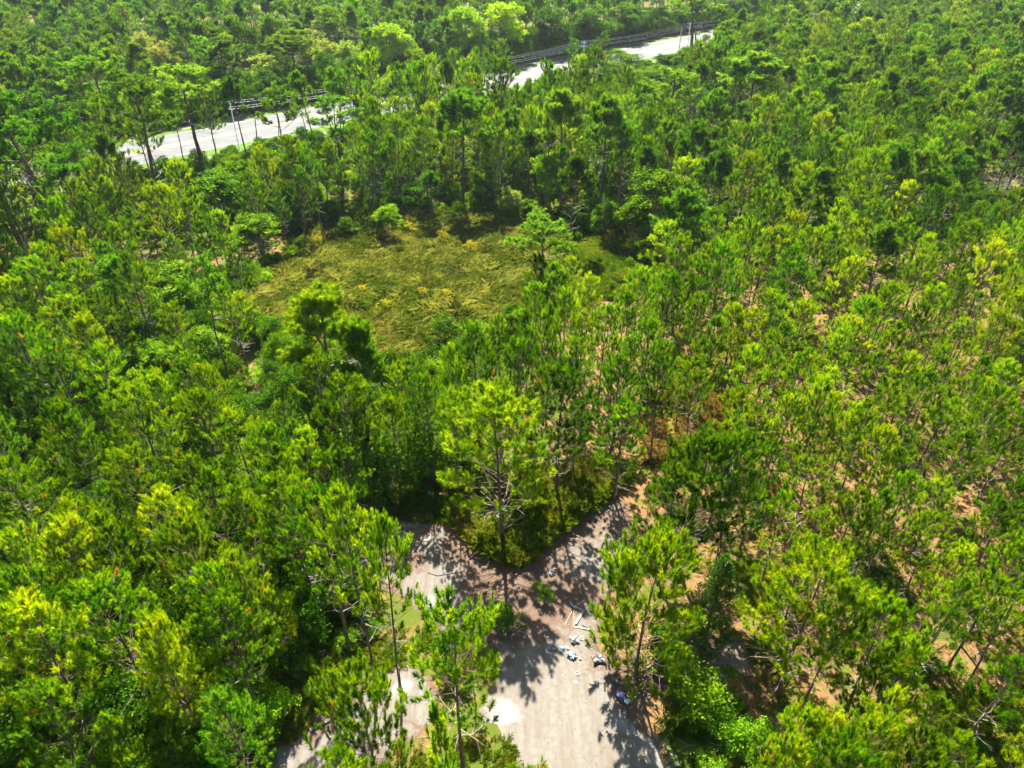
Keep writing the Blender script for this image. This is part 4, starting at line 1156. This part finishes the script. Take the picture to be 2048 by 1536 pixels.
for i in range(N_):
    x, y = ux[i], uy[i]
    if blocked[i] or nearroad[i]: continue
    if -13.5 < o_[i] < 27: continue
    pr = .95 if left[i] else .12
    if bb[i]: pr = .02
    if uy[i] > 130: pr = .6
    if upx[i] > 1100 and upy[i] > 640: pr = .035 if not bb[i] else .02
    if g.random() > pr * (.35 + dn[i] * 1.3): continue
    if inside([x], [y], MARSH)[0]: continue
    r = g.random()
    k = 'bushd' if r < .48 else 'bushm' if r < .80 else 'bush' if r < .9 else 'bushl'
    if upy[i] < 470 and r < .6: k = 'bushd'
    s = .55 + .7 * g.random()
    if bb[i] or not left[i]: s *= .45
    it.append((k, x, y, 0., g.random() * 6.28, s, s * (.7 + .6 * g.random())))
mp_ = [MARSH[i] for i in range(len(MARSH))]
for i in range(len(mp_)):
    a, b = np.array(mp_[i]), np.array(mp_[(i + 1) % len(mp_)])
    for q in range(int(np.linalg.norm(b - a) / 1.3)):
        p = a + (b - a) * g.random() + g.normal(0, 1.1, 2); r = g.random(); s = .35 + .6 * g.random()
        if inside([proj(p[0], p[1], 0)[0]], [proj(p[0], p[1], 0)[1]], OPEN[1])[0]: continue
        it.append(('bushm' if r < .45 else 'bushl' if r < .75 else 'bush', p[0], p[1], 0., g.random() * 6.28, s, s * (.7 + .7 * g.random())))
for s_2 in np.arange(-260, 520, .9):
    for q in range(3):
        o_2 = 28 + 14 * g.random() ** 1.3; x, y = hpt(s_2 + g.random(), o_2)
        r = g.random(); k = 'bushd' if r < .6 else 'bushm' if r < .9 else 'bush'
        s = 1.0 + 1.1 * g.random(); it.append((k, x, y, 0., g.random() * 6.28, s, s * (.8 + .8 * g.random())))
    if s_2 % 2 < 1:
        x, y = hpt(s_2, -14 - 6 * g.random()); s = .8 + .6 * g.random(); it.append(('bushm', x, y, 0., g.random() * 6.28, s, s * .8))
print('undergrowth', len(it))
scatter('undergrowth', it, SH_OBJ, 'dense leafy undergrowth covering the forest floor beneath the pines', 'undergrowth')

# ------------------------------------------------------------------ grasses (stuff, real blades)
def blades(name, poly, n, h, w, mat, lean=.5, label='', cat='grass', dens_s=3., thr=0., clump=0, seed=1, tintr=(0, .95), edge=0., bias=None):
    g = np.random.default_rng(seed)
    a = np.array(poly); x0, y0 = a.min(0); x1, y1 = a.max(0)
    m = int(n * 3)
    x, y = x0 + (x1 - x0) * g.random(m), y0 + (y1 - y0) * g.random(m)
    if clump:
        cx, cy = x[:m // clump], y[:m // clump]
        x = np.repeat(cx, clump) + g.normal(0, h * .22, (m // clump) * clump); y = np.repeat(cy, clump) + g.normal(0, h * .22, (m // clump) * clump)
        ci = np.repeat(np.arange(m // clump), clump)
    else: ci = np.arange(m)
    ok = inside(x, y, poly)
    if edge: ok |= (sdist(x, y, poly) > -edge) & (g.random(len(x)) < .4)
    for p in (OLD_ROAD, DRIVE):
        ok &= ~(sdist(x, y, p) > .35)
    nz = vnoise(x, y, dens_s)
    ok &= nz > thr
    x, y, ci, nz = x[ok][:n], y[ok][:n], ci[ok][:n], nz[ok][:n]
    k = len(x)
    ang = g.random(k) * 6.28
    if bias is not None:
        wn = (vnoise(x, y, 5) - .5) * 5 + bias; ang = wn + g.normal(0, .7, k)
    L = h * (.55 + .7 * g.random(k)) * (.7 + .6 * vnoise(x, y, 4.))
    ln = lean * (.3 + g.random(k))
    dx, dy = np.cos(ang) * ln, np.sin(ang) * ln
    sx, sy = -np.sin(ang + g.normal(0, .8, k)) * w / 2, np.cos(ang + g.normal(0, .8, k)) * w / 2
    b0 = np.stack([x - sx, y - sy, np.zeros(k)], 1); b1 = np.stack([x + sx, y + sy, np.zeros(k)], 1)
    md = np.stack([x + dx * L * .35 + sx * .8, y + dy * L * .35 + sy * .8, L * .62], 1)
    tp = np.stack([x + dx * L, y + dy * L, L * (1 - .45 * np.minimum(ln, 1.2))], 1)
    V = np.stack([b0, b1, md, tp], 1).reshape(-1, 3)
    i = np.arange(k)[:, None] * 4
    Fq = np.concatenate([i + [0, 1, 2], i + [0, 2, 3]], 0)
    tn = tintr[0] + (tintr[1] - tintr[0]) * np.clip(g.beta(2, 2, k) * .7 + (nz - .5) * .9 + .15, 0, 1)
    o = link(name, mesh_np(name, V, Fq, mat, np.repeat(tn, 4)))
    tag(o, label, cat, kind='stuff')
    return o
blades('sawgrass', MARSH, 170000, 1.6, .075, 'sedge', 1.0, 'tan and olive sawgrass covering the marsh', dens_s=6, thr=.12, seed=3, bias=.6, clump=9)
blades('tall_sedge', MARSH, 70000, 1.9, .075, 'sedge', 1.0, 'taller arching tan sedge stems standing over the marsh', dens_s=2.5, thr=.3, seed=33, bias=.6, clump=14, edge=1.5)
blades('green_sedge', MARSH, 42000, 1.0, .055, 'sedge_green', .7, 'greener sedge patches low among the marsh sawgrass', dens_s=5, thr=.52, seed=4)
blades('dry_straw_grass', DRYP, 9000, .9, .06, 'dry_grass', 1.1, 'pale flattened dry grass patch at the right of the marsh', dens_s=3, thr=.3, seed=5, clump=30)
blades('rim_grass', DGREEN, 22000, 1.1, .06, 'sedge_green', .7, 'bright green grass round the dry tan patch at the right of the marsh', dens_s=3, thr=.25, seed=55, clump=16)
blades('tall_roadside_grass', WEDGE, 30000, 1.35, .035, 'grass', .6, 'tall green and straw grass in the wedge between the road arms', dens_s=2, thr=.2, seed=6, clump=22, edge=.5)
blades('tall_straw_grass', WEDGE, 12000, 1.3, .035, 'dry_grass', .6, 'tan straw grass mixed into the wedge between the road arms', dens_s=2.5, thr=.45, seed=7, clump=20)
blades('wild_brown_grass', WILD, 26000, 1.0, .04, 'dry_grass', .8, 'brown wild grass in the clearing right of the wedge', dens_s=3, thr=.35, seed=8, clump=20)
for n_, p in enumerate(GRASSY):
    blades('short_grass', p, 13000 if n_ not in (4, 5) else 5000, .38, .035, 'grass', .8, ['yellow-green short grass around the three bare-trunked pines', 'short grass at the foot of the round-crowned roadside pine', 'weedy grass right of the old road at the bottom', 'dark grass above the left road arm', 'patchy grass in the lower right clearing', 'patchy grass in the sandy gap at lower right', 'patchy grass left of the wide yellow-green pine'][n_], dens_s=1.2, thr=.25, seed=20 + n_, clump=14, edge=.8)
RIGHTF = gpoly([(1250, 700), (2300, 640), (2500, 1100), (2500, 1700), (1560, 1760), (1500, 1380), (1420, 1180), (1300, 1000)])
blades('sparse_forest_grass', RIGHTF, 60000, .42, .04, 'grass', .9, 'sparse grass tufts on the open floor of the right-hand stand', dens_s=4, thr=.42, seed=40, clump=16)
blades('pine_litter', gpoly([(1250, 700), (2300, 640), (2500, 1100), (2500, 1700), (1560, 1760), (1500, 1380), (1420, 1180), (1300, 1000)]), 40000, .25, .035, 'dry_grass', 2.5, 'fallen straw and dry stalks on the floor of the right-hand stand', 'litter', dens_s=2, thr=.2, seed=41)

# fallen dead twigs on the floor
g = np.random.default_rng(9); tw = Tubes()
for k in range(420):
    px_, py_ = (1250 + 800 * g.random(), 760 + 760 * g.random()) if k % 3 else (40 + 1200 * g.random(), 760 + 760 * g.random())
    x, y = gnd(px_, py_)
    if inside([x], [y], OLD_ROAD)[0] and g.random() < .8: continue
    a = g.random() * 6.28; L = .5 + 1.6 * g.random()
    d = np.array([math.cos(a), math.sin(a), 0])
    tw.add(np.array([[x, y, .03], [x, y, .05] + d * L * .5 + np.array([g.normal(0, .1), g.normal(0, .1), 0]), [x, y, .03] + d * L]), [.03, .022, .008], 3, cap=False)
tag(link('fallen_twigs', tw.mesh('fallen_twigs', 'dead_wood')), 'grey fallen twigs scattered over the forest floor', 'twigs', kind='stuff')
g = np.random.default_rng(10); C = []
for k in range(260):
    px_, py_ = 560 + 820 * g.random(), 1030 + 500 * g.random()
    x, y = gnd(px_, py_); C.append((x, y))
C = np.array(C); V, Fq = [], []
for k, (x, y) in enumerate(C):
    s = .02 + .035 * g.random(); z = .02
    V += [(x - s, y, z), (x, y - s * .7, z), (x + s, y, z), (x, y + s * .7, z), (x, y, z + s * .9), (x, y, .0)]
    o = k * 6
    Fq += [(o, o + 1, o + 4), (o + 1, o + 2, o + 4), (o + 2, o + 3, o + 4), (o + 3, o, o + 4), (o + 1, o, o + 5), (o + 2, o + 1, o + 5), (o + 3, o + 2, o + 5), (o, o + 3, o + 5)]
tag(link('pine_cones', mesh_np('pine_cones', np.array(V), np.array(Fq), 'bark')), 'dark pine cones scattered over the old road', 'pine cones', kind='stuff')

# white dead stems patch in the marsh
cx, cy = gnd(1008, 572); g = np.random.default_rng(12); fl = Tubes()
for k in range(260):
    x, y = cx + g.normal(0, .9), cy + g.normal(0, 2.0)
    d = norm(np.array([g.normal(0, .6), g.normal(0, .6), .8])); fl.add(np.array([[x, y, .1], np.array([x, y, .1]) + d * (.6 + g.random() * .8)]), [.035, .02], 3, cap=False)
tag(link('white_dead_stems', fl.mesh('white_dead_stems', 'flower_white')), 'patch of whitish dead stems in the right of the marsh', 'dead stems', kind='stuff')

# ------------------------------------------------------------------ palm and palmettos
x, y = gnd(1525, 1352)
pt = link('palm', None, loc=(x, y, 0)); tag(pt, 'young fan palm with yellowish fronds beside the old road at the lower right', 'palm')
tb = Tubes(); tb.add(np.array([[0, 0, 0], [0, 0, 1.5]]), [.16, .13], 8)
link('trunk', tb.mesh('palm_trunk', 'bark'), pt); link('fronds', palm_fan, pt)
PM = [(1010, 440), (1060, 425), (1130, 430), (1160, 415), (1100, 415), (1210, 430), (980, 420), (940, 415), (1180, 440), (1050, 405), (330, 590), (250, 560), (820, 420), (1330, 560), (1345, 530)]
DS = ['leftmost', 'second from left', 'third from left', 'fourth from left', 'fifth from left', 'sixth from left', 'seventh from left', 'eighth from left', 'ninth from left', 'tenth from left', 'eleventh from left', 'twelfth from left', 'thirteenth from left', 'second from right', 'rightmost']
order = sorted(range(len(PM)), key=lambda i: PM[i][0])
for n_, i in enumerate(order):
    x, y = gnd(*PM[i]); o = link('palmetto', palmetto_fan, loc=(x, y, 0)); o.scale = (1.5,) * 3; o.rotation_euler = (0, 0, n_ * 1.3)
    tag(o, f'green palmetto at the forest edge around the marsh, {DS[n_]}', 'palmetto', 'palmettos')

# ------------------------------------------------------------------ kerbs, litter and boards
def box_mesh(name, sx, sy, sz, mat, bev=.01):
    import bmesh
    bm = bmesh.new(); bmesh.ops.create_cube(bm, size=1)
    for v in bm.verts: v.co.x *= sx; v.co.y *= sy; v.co.z = v.co.z * sz + sz / 2
    bmesh.ops.bevel(bm, geom=bm.edges[:], offset=min(bev, sz * .3), segments=1, affect='EDGES')
    me = bpy.data.meshes.new(name); bm.to_mesh(me); bm.free(); me.materials.append(MATS[mat]); return me
def kerb(pts, label):
    P = np.array([gnd(*p) for p in pts]); P = np.array(densify_open(P)); n = len(P)
    d = norm(np.gradient(P, axis=0)); q = np.stack([-d[:, 1], d[:, 0]], 1)
    prof = [(-.16, .0), (-.16, .13), (-.13, .15), (.10, .15), (.16, .10), (.16, 0)]
    V = np.array([[(P[i, 0] + q[i, 0] * a, P[i, 1] + q[i, 1] * a, b) for a, b in prof] for i in range(n)]).reshape(-1, 3)
    m = len(prof); F_ = [[i * m + j, i * m + (j + 1) % m, (i + 1) * m + (j + 1) % m, (i + 1) * m + j] for i in range(n - 1) for j in range(m)]
    F_ += [[0, 1, 2, 5], [2, 3, 4, 5], [(n - 1) * m + 5, (n - 1) * m + 2, (n - 1) * m + 1, (n - 1) * m], [(n - 1) * m + 5, (n - 1) * m + 4, (n - 1) * m + 3, (n - 1) * m + 2]]
    o = link('kerb', mesh_np('kerb', V, np.array(F_), 'concrete_dirty')); tag(o, label, 'kerb', 'concrete kerbs of the old road')
def densify_open(P):
    out = []
    for i in range(len(P) - 1):
        for t_ in np.linspace(0, 1, 5)[:-1]: out.append(P[i] * (1 - t_) + P[i + 1] * t_)
    return out + [P[-1]]
kerb([(1125, 1062), (1150, 1042), (1180, 1020), (1208, 1000)], 'straight dark concrete kerb along the grass wedge, upper right arm')
kerb([(1222, 1352), (1232, 1365), (1248, 1369), (1266, 1366)], 'short curved concrete kerb in front of the domed island pine')
kerb([(1305, 1340), (1325, 1326), (1345, 1310)], 'short straight kerb running up behind the cedar\'s shadow')
kerb([(1332, 1490), (1345, 1510), (1356, 1536)], 'broken kerb at the bottom right edge of the sunlit road')
kerb([(620, 1462), (660, 1440), (690, 1418)], 'faint kerb along the grass above the sandy drive')
# rubble by the bottom right kerb
g = np.random.default_rng(15)
rub = []
for k in range(11):
    px_, py_ = 1322 + 32 * g.random(), 1492 + 50 * g.random(); x, y = gnd(px_, py_)
    s = .12 + .16 * g.random()
    me = box_mesh('rubble', s * 1.4, s, s * .6, 'concrete', .03)
    for v in me.vertices: v.co.x += g.normal(0, s * .08); v.co.y += g.normal(0, s * .08)
    o = link('rubble_block', me, loc=(x, y, 0)); o.rotation_euler = (0, 0, g.random() * 3); rub.append((x, o))
rub.sort(key=lambda q: q[0])
for i, (_, o) in enumerate(rub): tag(o, ['leftmost', 'second from left', 'third from left', 'fourth from left', 'fifth from left', 'middle', 'fifth from right', 'fourth from right', 'third from right', 'second from right', 'rightmost'][i] + ' of the pale broken concrete lumps on the bottom right road edge', 'rubble', 'broken concrete lumps')

def crumple(name, sx, sy, sz, mat, seed, sub=3, amp=.28):
    import bmesh
    g = np.random.default_rng(seed); bm = bmesh.new(); bmesh.ops.create_icosphere(bm, subdivisions=sub, radius=1)
    K = norm(g.normal(0, 1, (9, 3))); ph = g.random(9) * 6.28
    for v in bm.verts:
        c = np.array(v.co); r = 1 + amp * float(np.sum(np.sin(K @ c * 5.0 + ph))) / 3 + g.normal(0, .035)
        r *= 1 + .18 * math.sin(7 * math.atan2(c[1], c[0]) + 3 * c[2])
        v.co = Vector(c * r)
        v.co.x *= sx; v.co.y *= sy; v.co.z = max(-.55, v.co.z) * sz
    z0 = min(v.co.z for v in bm.verts)
    for v in bm.verts: v.co.z -= z0
    for v in bm.verts: v.co *= .85
    me = bpy.data.meshes.new(name); bm.to_mesh(me); bm.free(); me.materials.append(MATS[mat]); return me
def item(name, mesh, px, py, label, cat, rz=0, z=0.008, rx=0, ry=0, group=None):
    x, y = gnd(px, py); o = link(name, mesh, loc=(x, y, z)); o.rotation_euler = (rx, ry, rz); tag(o, label, cat, group); return o
BG = 'litter dumped on the old road'
item('plastic_bag', crumple('plastic_bag', .42, .34, .30, 'bag_white', 1), 1148, 1282, 'big white rounded bag just below the pale boards', 'bag', group=BG)
item('plastic_bag', crumple('plastic_bag', .17, .22, .12, 'bag_white', 2), 1163, 1277, 'small white bag right of the big rounded bag', 'bag', .4, group=BG)
item('plastic_bag', crumple('plastic_bag', .14, .26, .12, 'bag_cream', 3), 1175, 1291, 'narrow cream bag at the right of the litter', 'bag', .5, group=BG)
item('plastic_bag', crumple('plastic_bag', .30, .26, .16, 'bag_pale_blue', 4), 1123, 1299, 'pale blue flattened bag left of the middle of the litter', 'bag', group=BG)
item('plastic_bag', crumple('plastic_bag', .15, .17, .13, 'bag_white', 5), 1135, 1297, 'white bag touching the pale blue flattened bag', 'bag', group=BG)
item('plastic_bag', crumple('plastic_bag', .14, .16, .12, 'bag_blue', 6), 1098, 1296, 'strong blue bag at the left end of the litter', 'bag', group=BG)
item('plastic_bag', crumple('plastic_bag', .18, .13, .10, 'bag_cream', 7), 1108, 1299, 'cream bag between the strong blue and pale blue bags', 'bag', group=BG)
item('plastic_bag', crumple('plastic_bag', .38, .42, .28, 'bag_pale_blue', 8, amp=.4), 1144, 1313, 'large blue and white crumpled bag at the bottom of the litter', 'bag', .3, group=BG)
item('plastic_bag', crumple('plastic_bag', .13, .15, .1, 'bag_cream', 9), 1160, 1318, 'little cream bag beside the large crumpled bag', 'bag', group=BG)
item('tarpaulin', crumple('tarpaulin', .44, .40, .32, 'bag_grey', 10, amp=.45), 1198, 1321, 'grey crumpled tarpaulin in shade beside the domed pine', 'tarpaulin', .2, group=BG)
item('plastic_bag', crumple('plastic_bag', .16, .13, .12, 'bag_cream', 11), 1186, 1315, 'pale bag at the left of the grey tarpaulin', 'bag', group=BG)
item('paper_sheet', crumple('paper_sheet', .18, .16, .04, 'bag_white', 12), 1151, 1365, 'white paper scrap on the bare road below the litter', 'paper', group=BG)
item('plastic_bag', crumple('plastic_bag', .17, .19, .16, 'bag_white', 13), 1030, 1167, 'white bag alone in the fork of the old road', 'bag', .5, group=BG)
item('plastic_bag', crumple('plastic_bag', .26, .26, .2, 'bag_pale_blue', 14, amp=.4), 1103, 1148, 'blue-grey bag in the shade of the right road arm', 'bag', group=BG)
item('plastic_bag', crumple('plastic_bag', .20, .10, .08, 'bag_white', 15), 1110, 1138, 'white scrap just above the blue-grey bag', 'bag', group=BG)
item('plastic_bag', crumple('plastic_bag', .16, .22, .12, 'bag_grey', 16), 1311, 1414, 'small grey bag below the bright roadside bush', 'bag', -.4, group=BG)
item('plastic_bag', crumple('plastic_bag', .09, .08, .06, 'bag_white', 17), 1096, 1275, 'tiny white scrap above the strong blue bag', 'bag', group=BG)
item('plastic_bag', crumple('plastic_bag', .12, .10, .08, 'bag_white', 18), 1523, 1337, 'white scrap at the foot of the palm', 'bag', group=BG)
item('plastic_bag', crumple('plastic_bag', .11, .10, .08, 'bag_white', 19), 1712, 1173, 'white scrap on the bare ground in the right-hand stand', 'bag', group=BG)
item('plastic_tub', box_mesh('plastic_tub', .30, .22, .18, 'plastic_teal', .04), 858, 985, 'turquoise plastic tub in the dark grass above the left arm', 'tub', .7)
item('plastic_tub', box_mesh('plastic_tub', .18, .14, .1, 'plastic_teal', .03), 1403, 1289, 'small teal plastic piece beside the cedar', 'tub', .2)
# blue stand-up bag
item('plastic_bag', crumple('plastic_bag', .12, .10, .34, 'bag_blue', 20), 1509, 1275, 'upright blue bag behind the palm', 'bag', group=BG)

g = np.random.default_rng(61); V, Fq = [], []
for k in range(80):
    c = [(1140, 1300, 32, 16), (1150, 1340, 22, 25), (1160, 1240, 20, 25), (640, 1440, 60, 25), (1100, 1150, 60, 30), (1480, 1320, 60, 30)][k % 6 if k % 3 else 0]
    x, y = gnd(c[0] + g.normal(0, c[2]), c[1] + g.normal(0, c[3])); s_ = .02 + .045 * g.random(); z = .02; o_ = len(V)
    for a in range(4):
        th = a * 1.57 + g.normal(0, .3); V.append((x + s_ * math.cos(th), y + s_ * math.sin(th), z + .03 * g.random()))
    Fq.append((o_, o_ + 1, o_ + 2, o_ + 3))
tag(link('litter_scraps', mesh_np('litter_scraps', np.array(V), np.array(Fq), 'bag_cream')), 'tiny pale scraps of litter spread around the old road', 'litter', kind='stuff')
# ring (coil) on the road
def torus_mesh(name, Rr, r, mat, sx=1., n=20, m=8, zf=1.):
    V, F_ = [], []
    for i in range(n):
        a = i / n * 6.2832
        for j in range(m):
            b = j / m * 6.2832
            V.append(((Rr + r * math.cos(b)) * math.cos(a) * sx, (Rr + r * math.cos(b)) * math.sin(a), r * zf * (1 + math.sin(b))))
            F_.append([i * m + j, ((i + 1) % n) * m + j, ((i + 1) % n) * m + (j + 1) % m, i * m + (j + 1) % m])
    return mesh_np(name, np.array(V), np.array(F_), mat, smooth=True)
item('hose_coil', torus_mesh('hose_coil', .17, .035, 'bag_white', .8), 1155, 1347, 'white coil lying on the road below the litter', 'coil')
item('tyre', torus_mesh('tyre', .22, .085, 'rubber', n=24, m=10), 645, 1308, 'old round tyre in the grass left of the bare-trunked pines', 'tyre')
# long black hose on the left arm
hp = [(856, 1146), (875, 1152), (900, 1148), (922, 1145), (930, 1140), (926, 1133), (921, 1130)]
hp2 = [(*gnd(*p), .03) for p in hp]; hb = Tubes(); hb.add(np.array(densify_open(np.array(hp2))), np.full(25, .035), 6)
tag(link('hose', hb.mesh('hose', 'hose_black')), 'long black hose curving over the pale left road arm', 'hose')
# bucket
bk = link('bucket', None, loc=(*gnd(573, 1431), 0)); tag(bk, 'small white bucket standing on the litter at lower left', 'bucket')
tb = Tubes(); tb.add(np.array([[0, 0, 0], [0, 0, .36]]), [.13, .16], 12, cap=False)
link('shell', tb.mesh('bucket_shell', 'plastic_navy'), bk)
ld = bpy.data.meshes.new('lid'); import bmesh
bm = bmesh.new(); bmesh.ops.create_cone(bm, cap_ends=True, segments=14, radius1=.175, radius2=.165, depth=.04)
for v in bm.verts: v.co.z += .375
bm.to_mesh(ld); bm.free(); ld.materials.append(MATS['bag_white']); link('lid', ld, bk)
item('plastic_bag', crumple('plastic_bag', .12, .10, .08, 'bag_white', 21), 579, 1419, 'white scrap just above the white bucket', 'bag', group=BG)

# the purple and mint bundle: a dumped child seat
cs = link('child_seat', None, loc=(*gnd(1246, 1398), 0)); cs.rotation_euler = (0, 0, R(-48)); tag(cs, 'dumped navy child seat with purple cloth and mint pad on the shaded road edge', 'child seat')
def sub(mesh, nm, loc, rot=(0, 0, 0)):
    o = link(nm, mesh, cs, loc); o.rotation_euler = rot; return o
sub(box_mesh('shell', 1.15, .52, .16, 'plastic_navy', .05), 'shell', (0, 0, 0))
sub(crumple('cushion', .34, .24, .20, 'cloth_purple', 31), 'cushion', (-.28, .02, .15))
sub(crumple('cushion_cream', .18, .14, .12, 'bag_cream', 32), 'cloth', (.10, -.02, .16))
sub(box_mesh('pad', .34, .44, .12, 'plastic_mint', .04), 'pad', (.42, 0, .163), (0, R(6), 0))
sub(box_mesh('side_wing', .9, .06, .26, 'plastic_navy', .02), 'side_wing', (0, .29, 0))
sub(box_mesh('side_wing', .9, .06, .26, 'plastic_navy', .02), 'side_wing', (0, -.29, 0))

# boards and sticks pile
def stick(p0, p1, w, h, mat, label, z0=.0, z1=.0, nm='board'):
    a, b = np.array(gnd(*p0)), np.array(gnd(*p1)); L = float(np.linalg.norm(b - a)); c = (a + b) / 2
    o = link(nm, box_mesh(nm, L, w, h, mat, .006), loc=(c[0], c[1], (z0 + z1) / 2 + .01))
    o.rotation_euler = (0, -math.atan2(z1 - z0, L), math.atan2(b[1] - a[1], b[0] - a[0])); tag(o, label, 'board', 'boards dumped beside the domed pine'); return o
stick((1166, 1224), (1151, 1250), .16, .04, 'board_white', 'widest white board slanting across the pile', .0, .12)
stick((1148, 1254), (1180, 1260), .13, .05, 'board_white', 'white board lying level at the foot of the pile', 0, .05)
stick((1150, 1215), (1167, 1205), .07, .04, 'board_white', 'short white board pointing up right at the top of the pile', .12, .25)
stick((1139, 1206), (1150, 1219), .10, .05, 'board_white', 'short white board pointing up left at the top of the pile', .2, .10)
stick((1141, 1212), (1168, 1224), .06, .04, 'board_white', 'thin white board crossing the top of the pile', .16, .14)
stick((1144, 1224), (1130, 1250), .05, .03, 'board_white', 'thin white slat slanting down left of the pile', .1, .0)
stick((1147, 1222), (1148, 1252), .05, .03, 'board_tan', 'upright grey slat in the middle of the pile', .08, .02)
stick((1135, 1250), (1140, 1280), .03, .03, 'pipe_grey', 'thin dark rod reaching down from the pile, left one', .02, 0, 'rod')
stick((1146, 1252), (1141, 1280), .03, .03, 'pipe_grey', 'thin dark rod reaching down from the pile, right one', .02, 0, 'rod')
stick((1165, 1251), (1175, 1257), .10, .10, 'pipe_grey', 'short dark pipe at the right of the pile', .10, .10, 'pipe')
stick((1174, 1224), (1182, 1231), .07, .04, 'board_white', 'short white board half under the domed pine', .0, .05)
stick((1152, 1204), (1165, 1216), .03, .03, 'board_tan', 'thin brown stick across the top of the pile', .02, .1)
stick((1336, 1122), (1350, 1112), .20, .05, 'board_tan', 'pale plank on the straw among the clump\'s trunks')
o = item('concrete_slab', box_mesh('concrete_slab', .95, .8, .05, 'concrete', .01), 852, 1076, 'square pale slab on the upper end of the left arm', 'slab', .1)
item('cardboard_box', box_mesh('cardboard_box', .28, .22, .10, 'cardboard', .01), 780, 1490, 'flattened brown carton on the sandy drive', 'carton', .5)

# logs
def log(p0, p1, r, label, mat='bark_grey'):
    a, b = np.array([*gnd(*p0), r]), np.array([*gnd(*p1), r * .8]); m_ = (a + b) / 2; m_[2] += .03
    t_ = Tubes(); t_.add(np.array([a, m_, b]), [r, r * .92, r * .75], 8); tag(link('log', t_.mesh('log', mat)), label, 'log')
log((1330, 1140), (1352, 1172), .09, 'thin fallen log beside the clump\'s dark trunks')
log((1290, 1340), (1340, 1308), .10, 'pale fallen log in the shade behind the cedar')
log((1020, 1258), (1052, 1268), .06, 'short log by the dark round bush')
log((1640, 1150), (1690, 1165), .08, 'fallen log in the right-hand stand near the sandy gap')

# ------------------------------------------------------------------ poles and power line
S0 = None
for s in np.arange(0, 260, .25):
    x, y = hpt(s, -5.0)
    if proj(x, y, 0)[0] > 1165: S0 = s; break
poles = []
for n_, ds in enumerate((-130, -65, 0, 65, 130)):
    x, y = hpt(S0 + ds, -5.0)
    e = link('utility_pole', None, loc=(x, y, 0)); e.rotation_euler = (0, 0, math.atan2(hd[1], hd[0]))
    tag(e, ['leftmost power pole behind the trees by the highway', 'power pole hidden among pines left of the highway opening', 'power pole with pale crossarms above the highway opening', 'power pole right of the highway opening among trees', 'farthest power pole by the highway at the right'][n_], 'utility pole', 'power poles along the highway')
    t_ = Tubes(); t_.add(np.array([[0, 0, 0], [0, 0, 11.2]]), [.17, .11], 8); link('post', t_.mesh('post', 'pole_metal'), e)
    for zz in (10.6, 9.3):
        o = link('crossarm', box_mesh('crossarm', .14, 2.6, .14, 'pole_metal', .01), e, (-.16, 0, zz))
        for sgn in (-1, 1):
            t_ = Tubes(); t_.add(np.array([[0, 0, 0], [0, 0, .26]]), [.06, .05], 6); link('insulator', t_.mesh('insulator', 'concrete'), o, (0, sgn * 1.15, .14))
    poles.append((x, y))
for a, b, wn in ((10.96, -1.15, 'upper line on the near side'), (10.96, 1.15, 'upper line on the far side'), (9.66, -1.15, 'lower line on the near side'), (9.66, 1.15, 'lower line on the far side')):
    for i in range(4):
        p, q = np.array(poles[i]) + hn * b, np.array(poles[i + 1]) + hn * b
        t_ = Tubes(); ss = np.linspace(0, 1, 14)
        t_.add(np.stack([p[0] + (q[0] - p[0]) * ss, p[1] + (q[1] - p[1]) * ss, a - 1.1 * 4 * ss * (1 - ss)], 1), np.full(14, .022), 3, cap=False)
        tag(link('power_line', t_.mesh('power_line', 'wire')), wn + ', ' + ['leftmost span', 'second span from left', 'second span from right', 'rightmost span'][i] + ' between the power poles', 'power line', 'power lines along the highway')
x, y = gnd(1358, 101)
e = link('roadside_post', None, loc=(x, y, 0)); tag(e, 'dark wooden post at the near edge of the highway by the twin-stemmed pine', 'post')
t_ = Tubes(); t_.add(np.array([[0, 0, 0], [0, 0, 8.4]]), [.20, .14], 8); link('post', t_.mesh('wood_post', 'pole_wood'), e)
t_ = Tubes(); t_.add(np.array([[0, 0, 8.2], [0, 0, 8.5]]), [.2, .2], 8); link('cap', t_.mesh('post_cap', 'pole_wood'), e)

# ------------------------------------------------------------------ haze
t = NT('haze')
pv = t.n('ShaderNodeVolumePrincipled')
pv.inputs['Color'].default_value = (.80, .90, 1, 1); pv.inputs['Density'].default_value = .00007; pv.inputs['Anisotropy'].default_value = .3
t.l(pv.outputs[0], t.out.inputs['Volume'])
HAZE = True
if HAZE:
    hz = box_mesh('haze', 3400, 3400, 61.5, 'haze', .0)
    bm = bmesh.new(); bmesh.ops.create_cube(bm, size=1)
    for v in bm.verts: v.co = Vector((v.co.x * 3400, v.co.y * 3400 + 700, -1.0 if v.co.z < 0 else 52.0))
    me = bpy.data.meshes.new('haze'); bm.to_mesh(me); bm.free(); me.materials.append(MATS['haze'])
    tag(link('haze', me), 'thin pale summer haze lying over the whole forest', 'haze', kind='stuff')
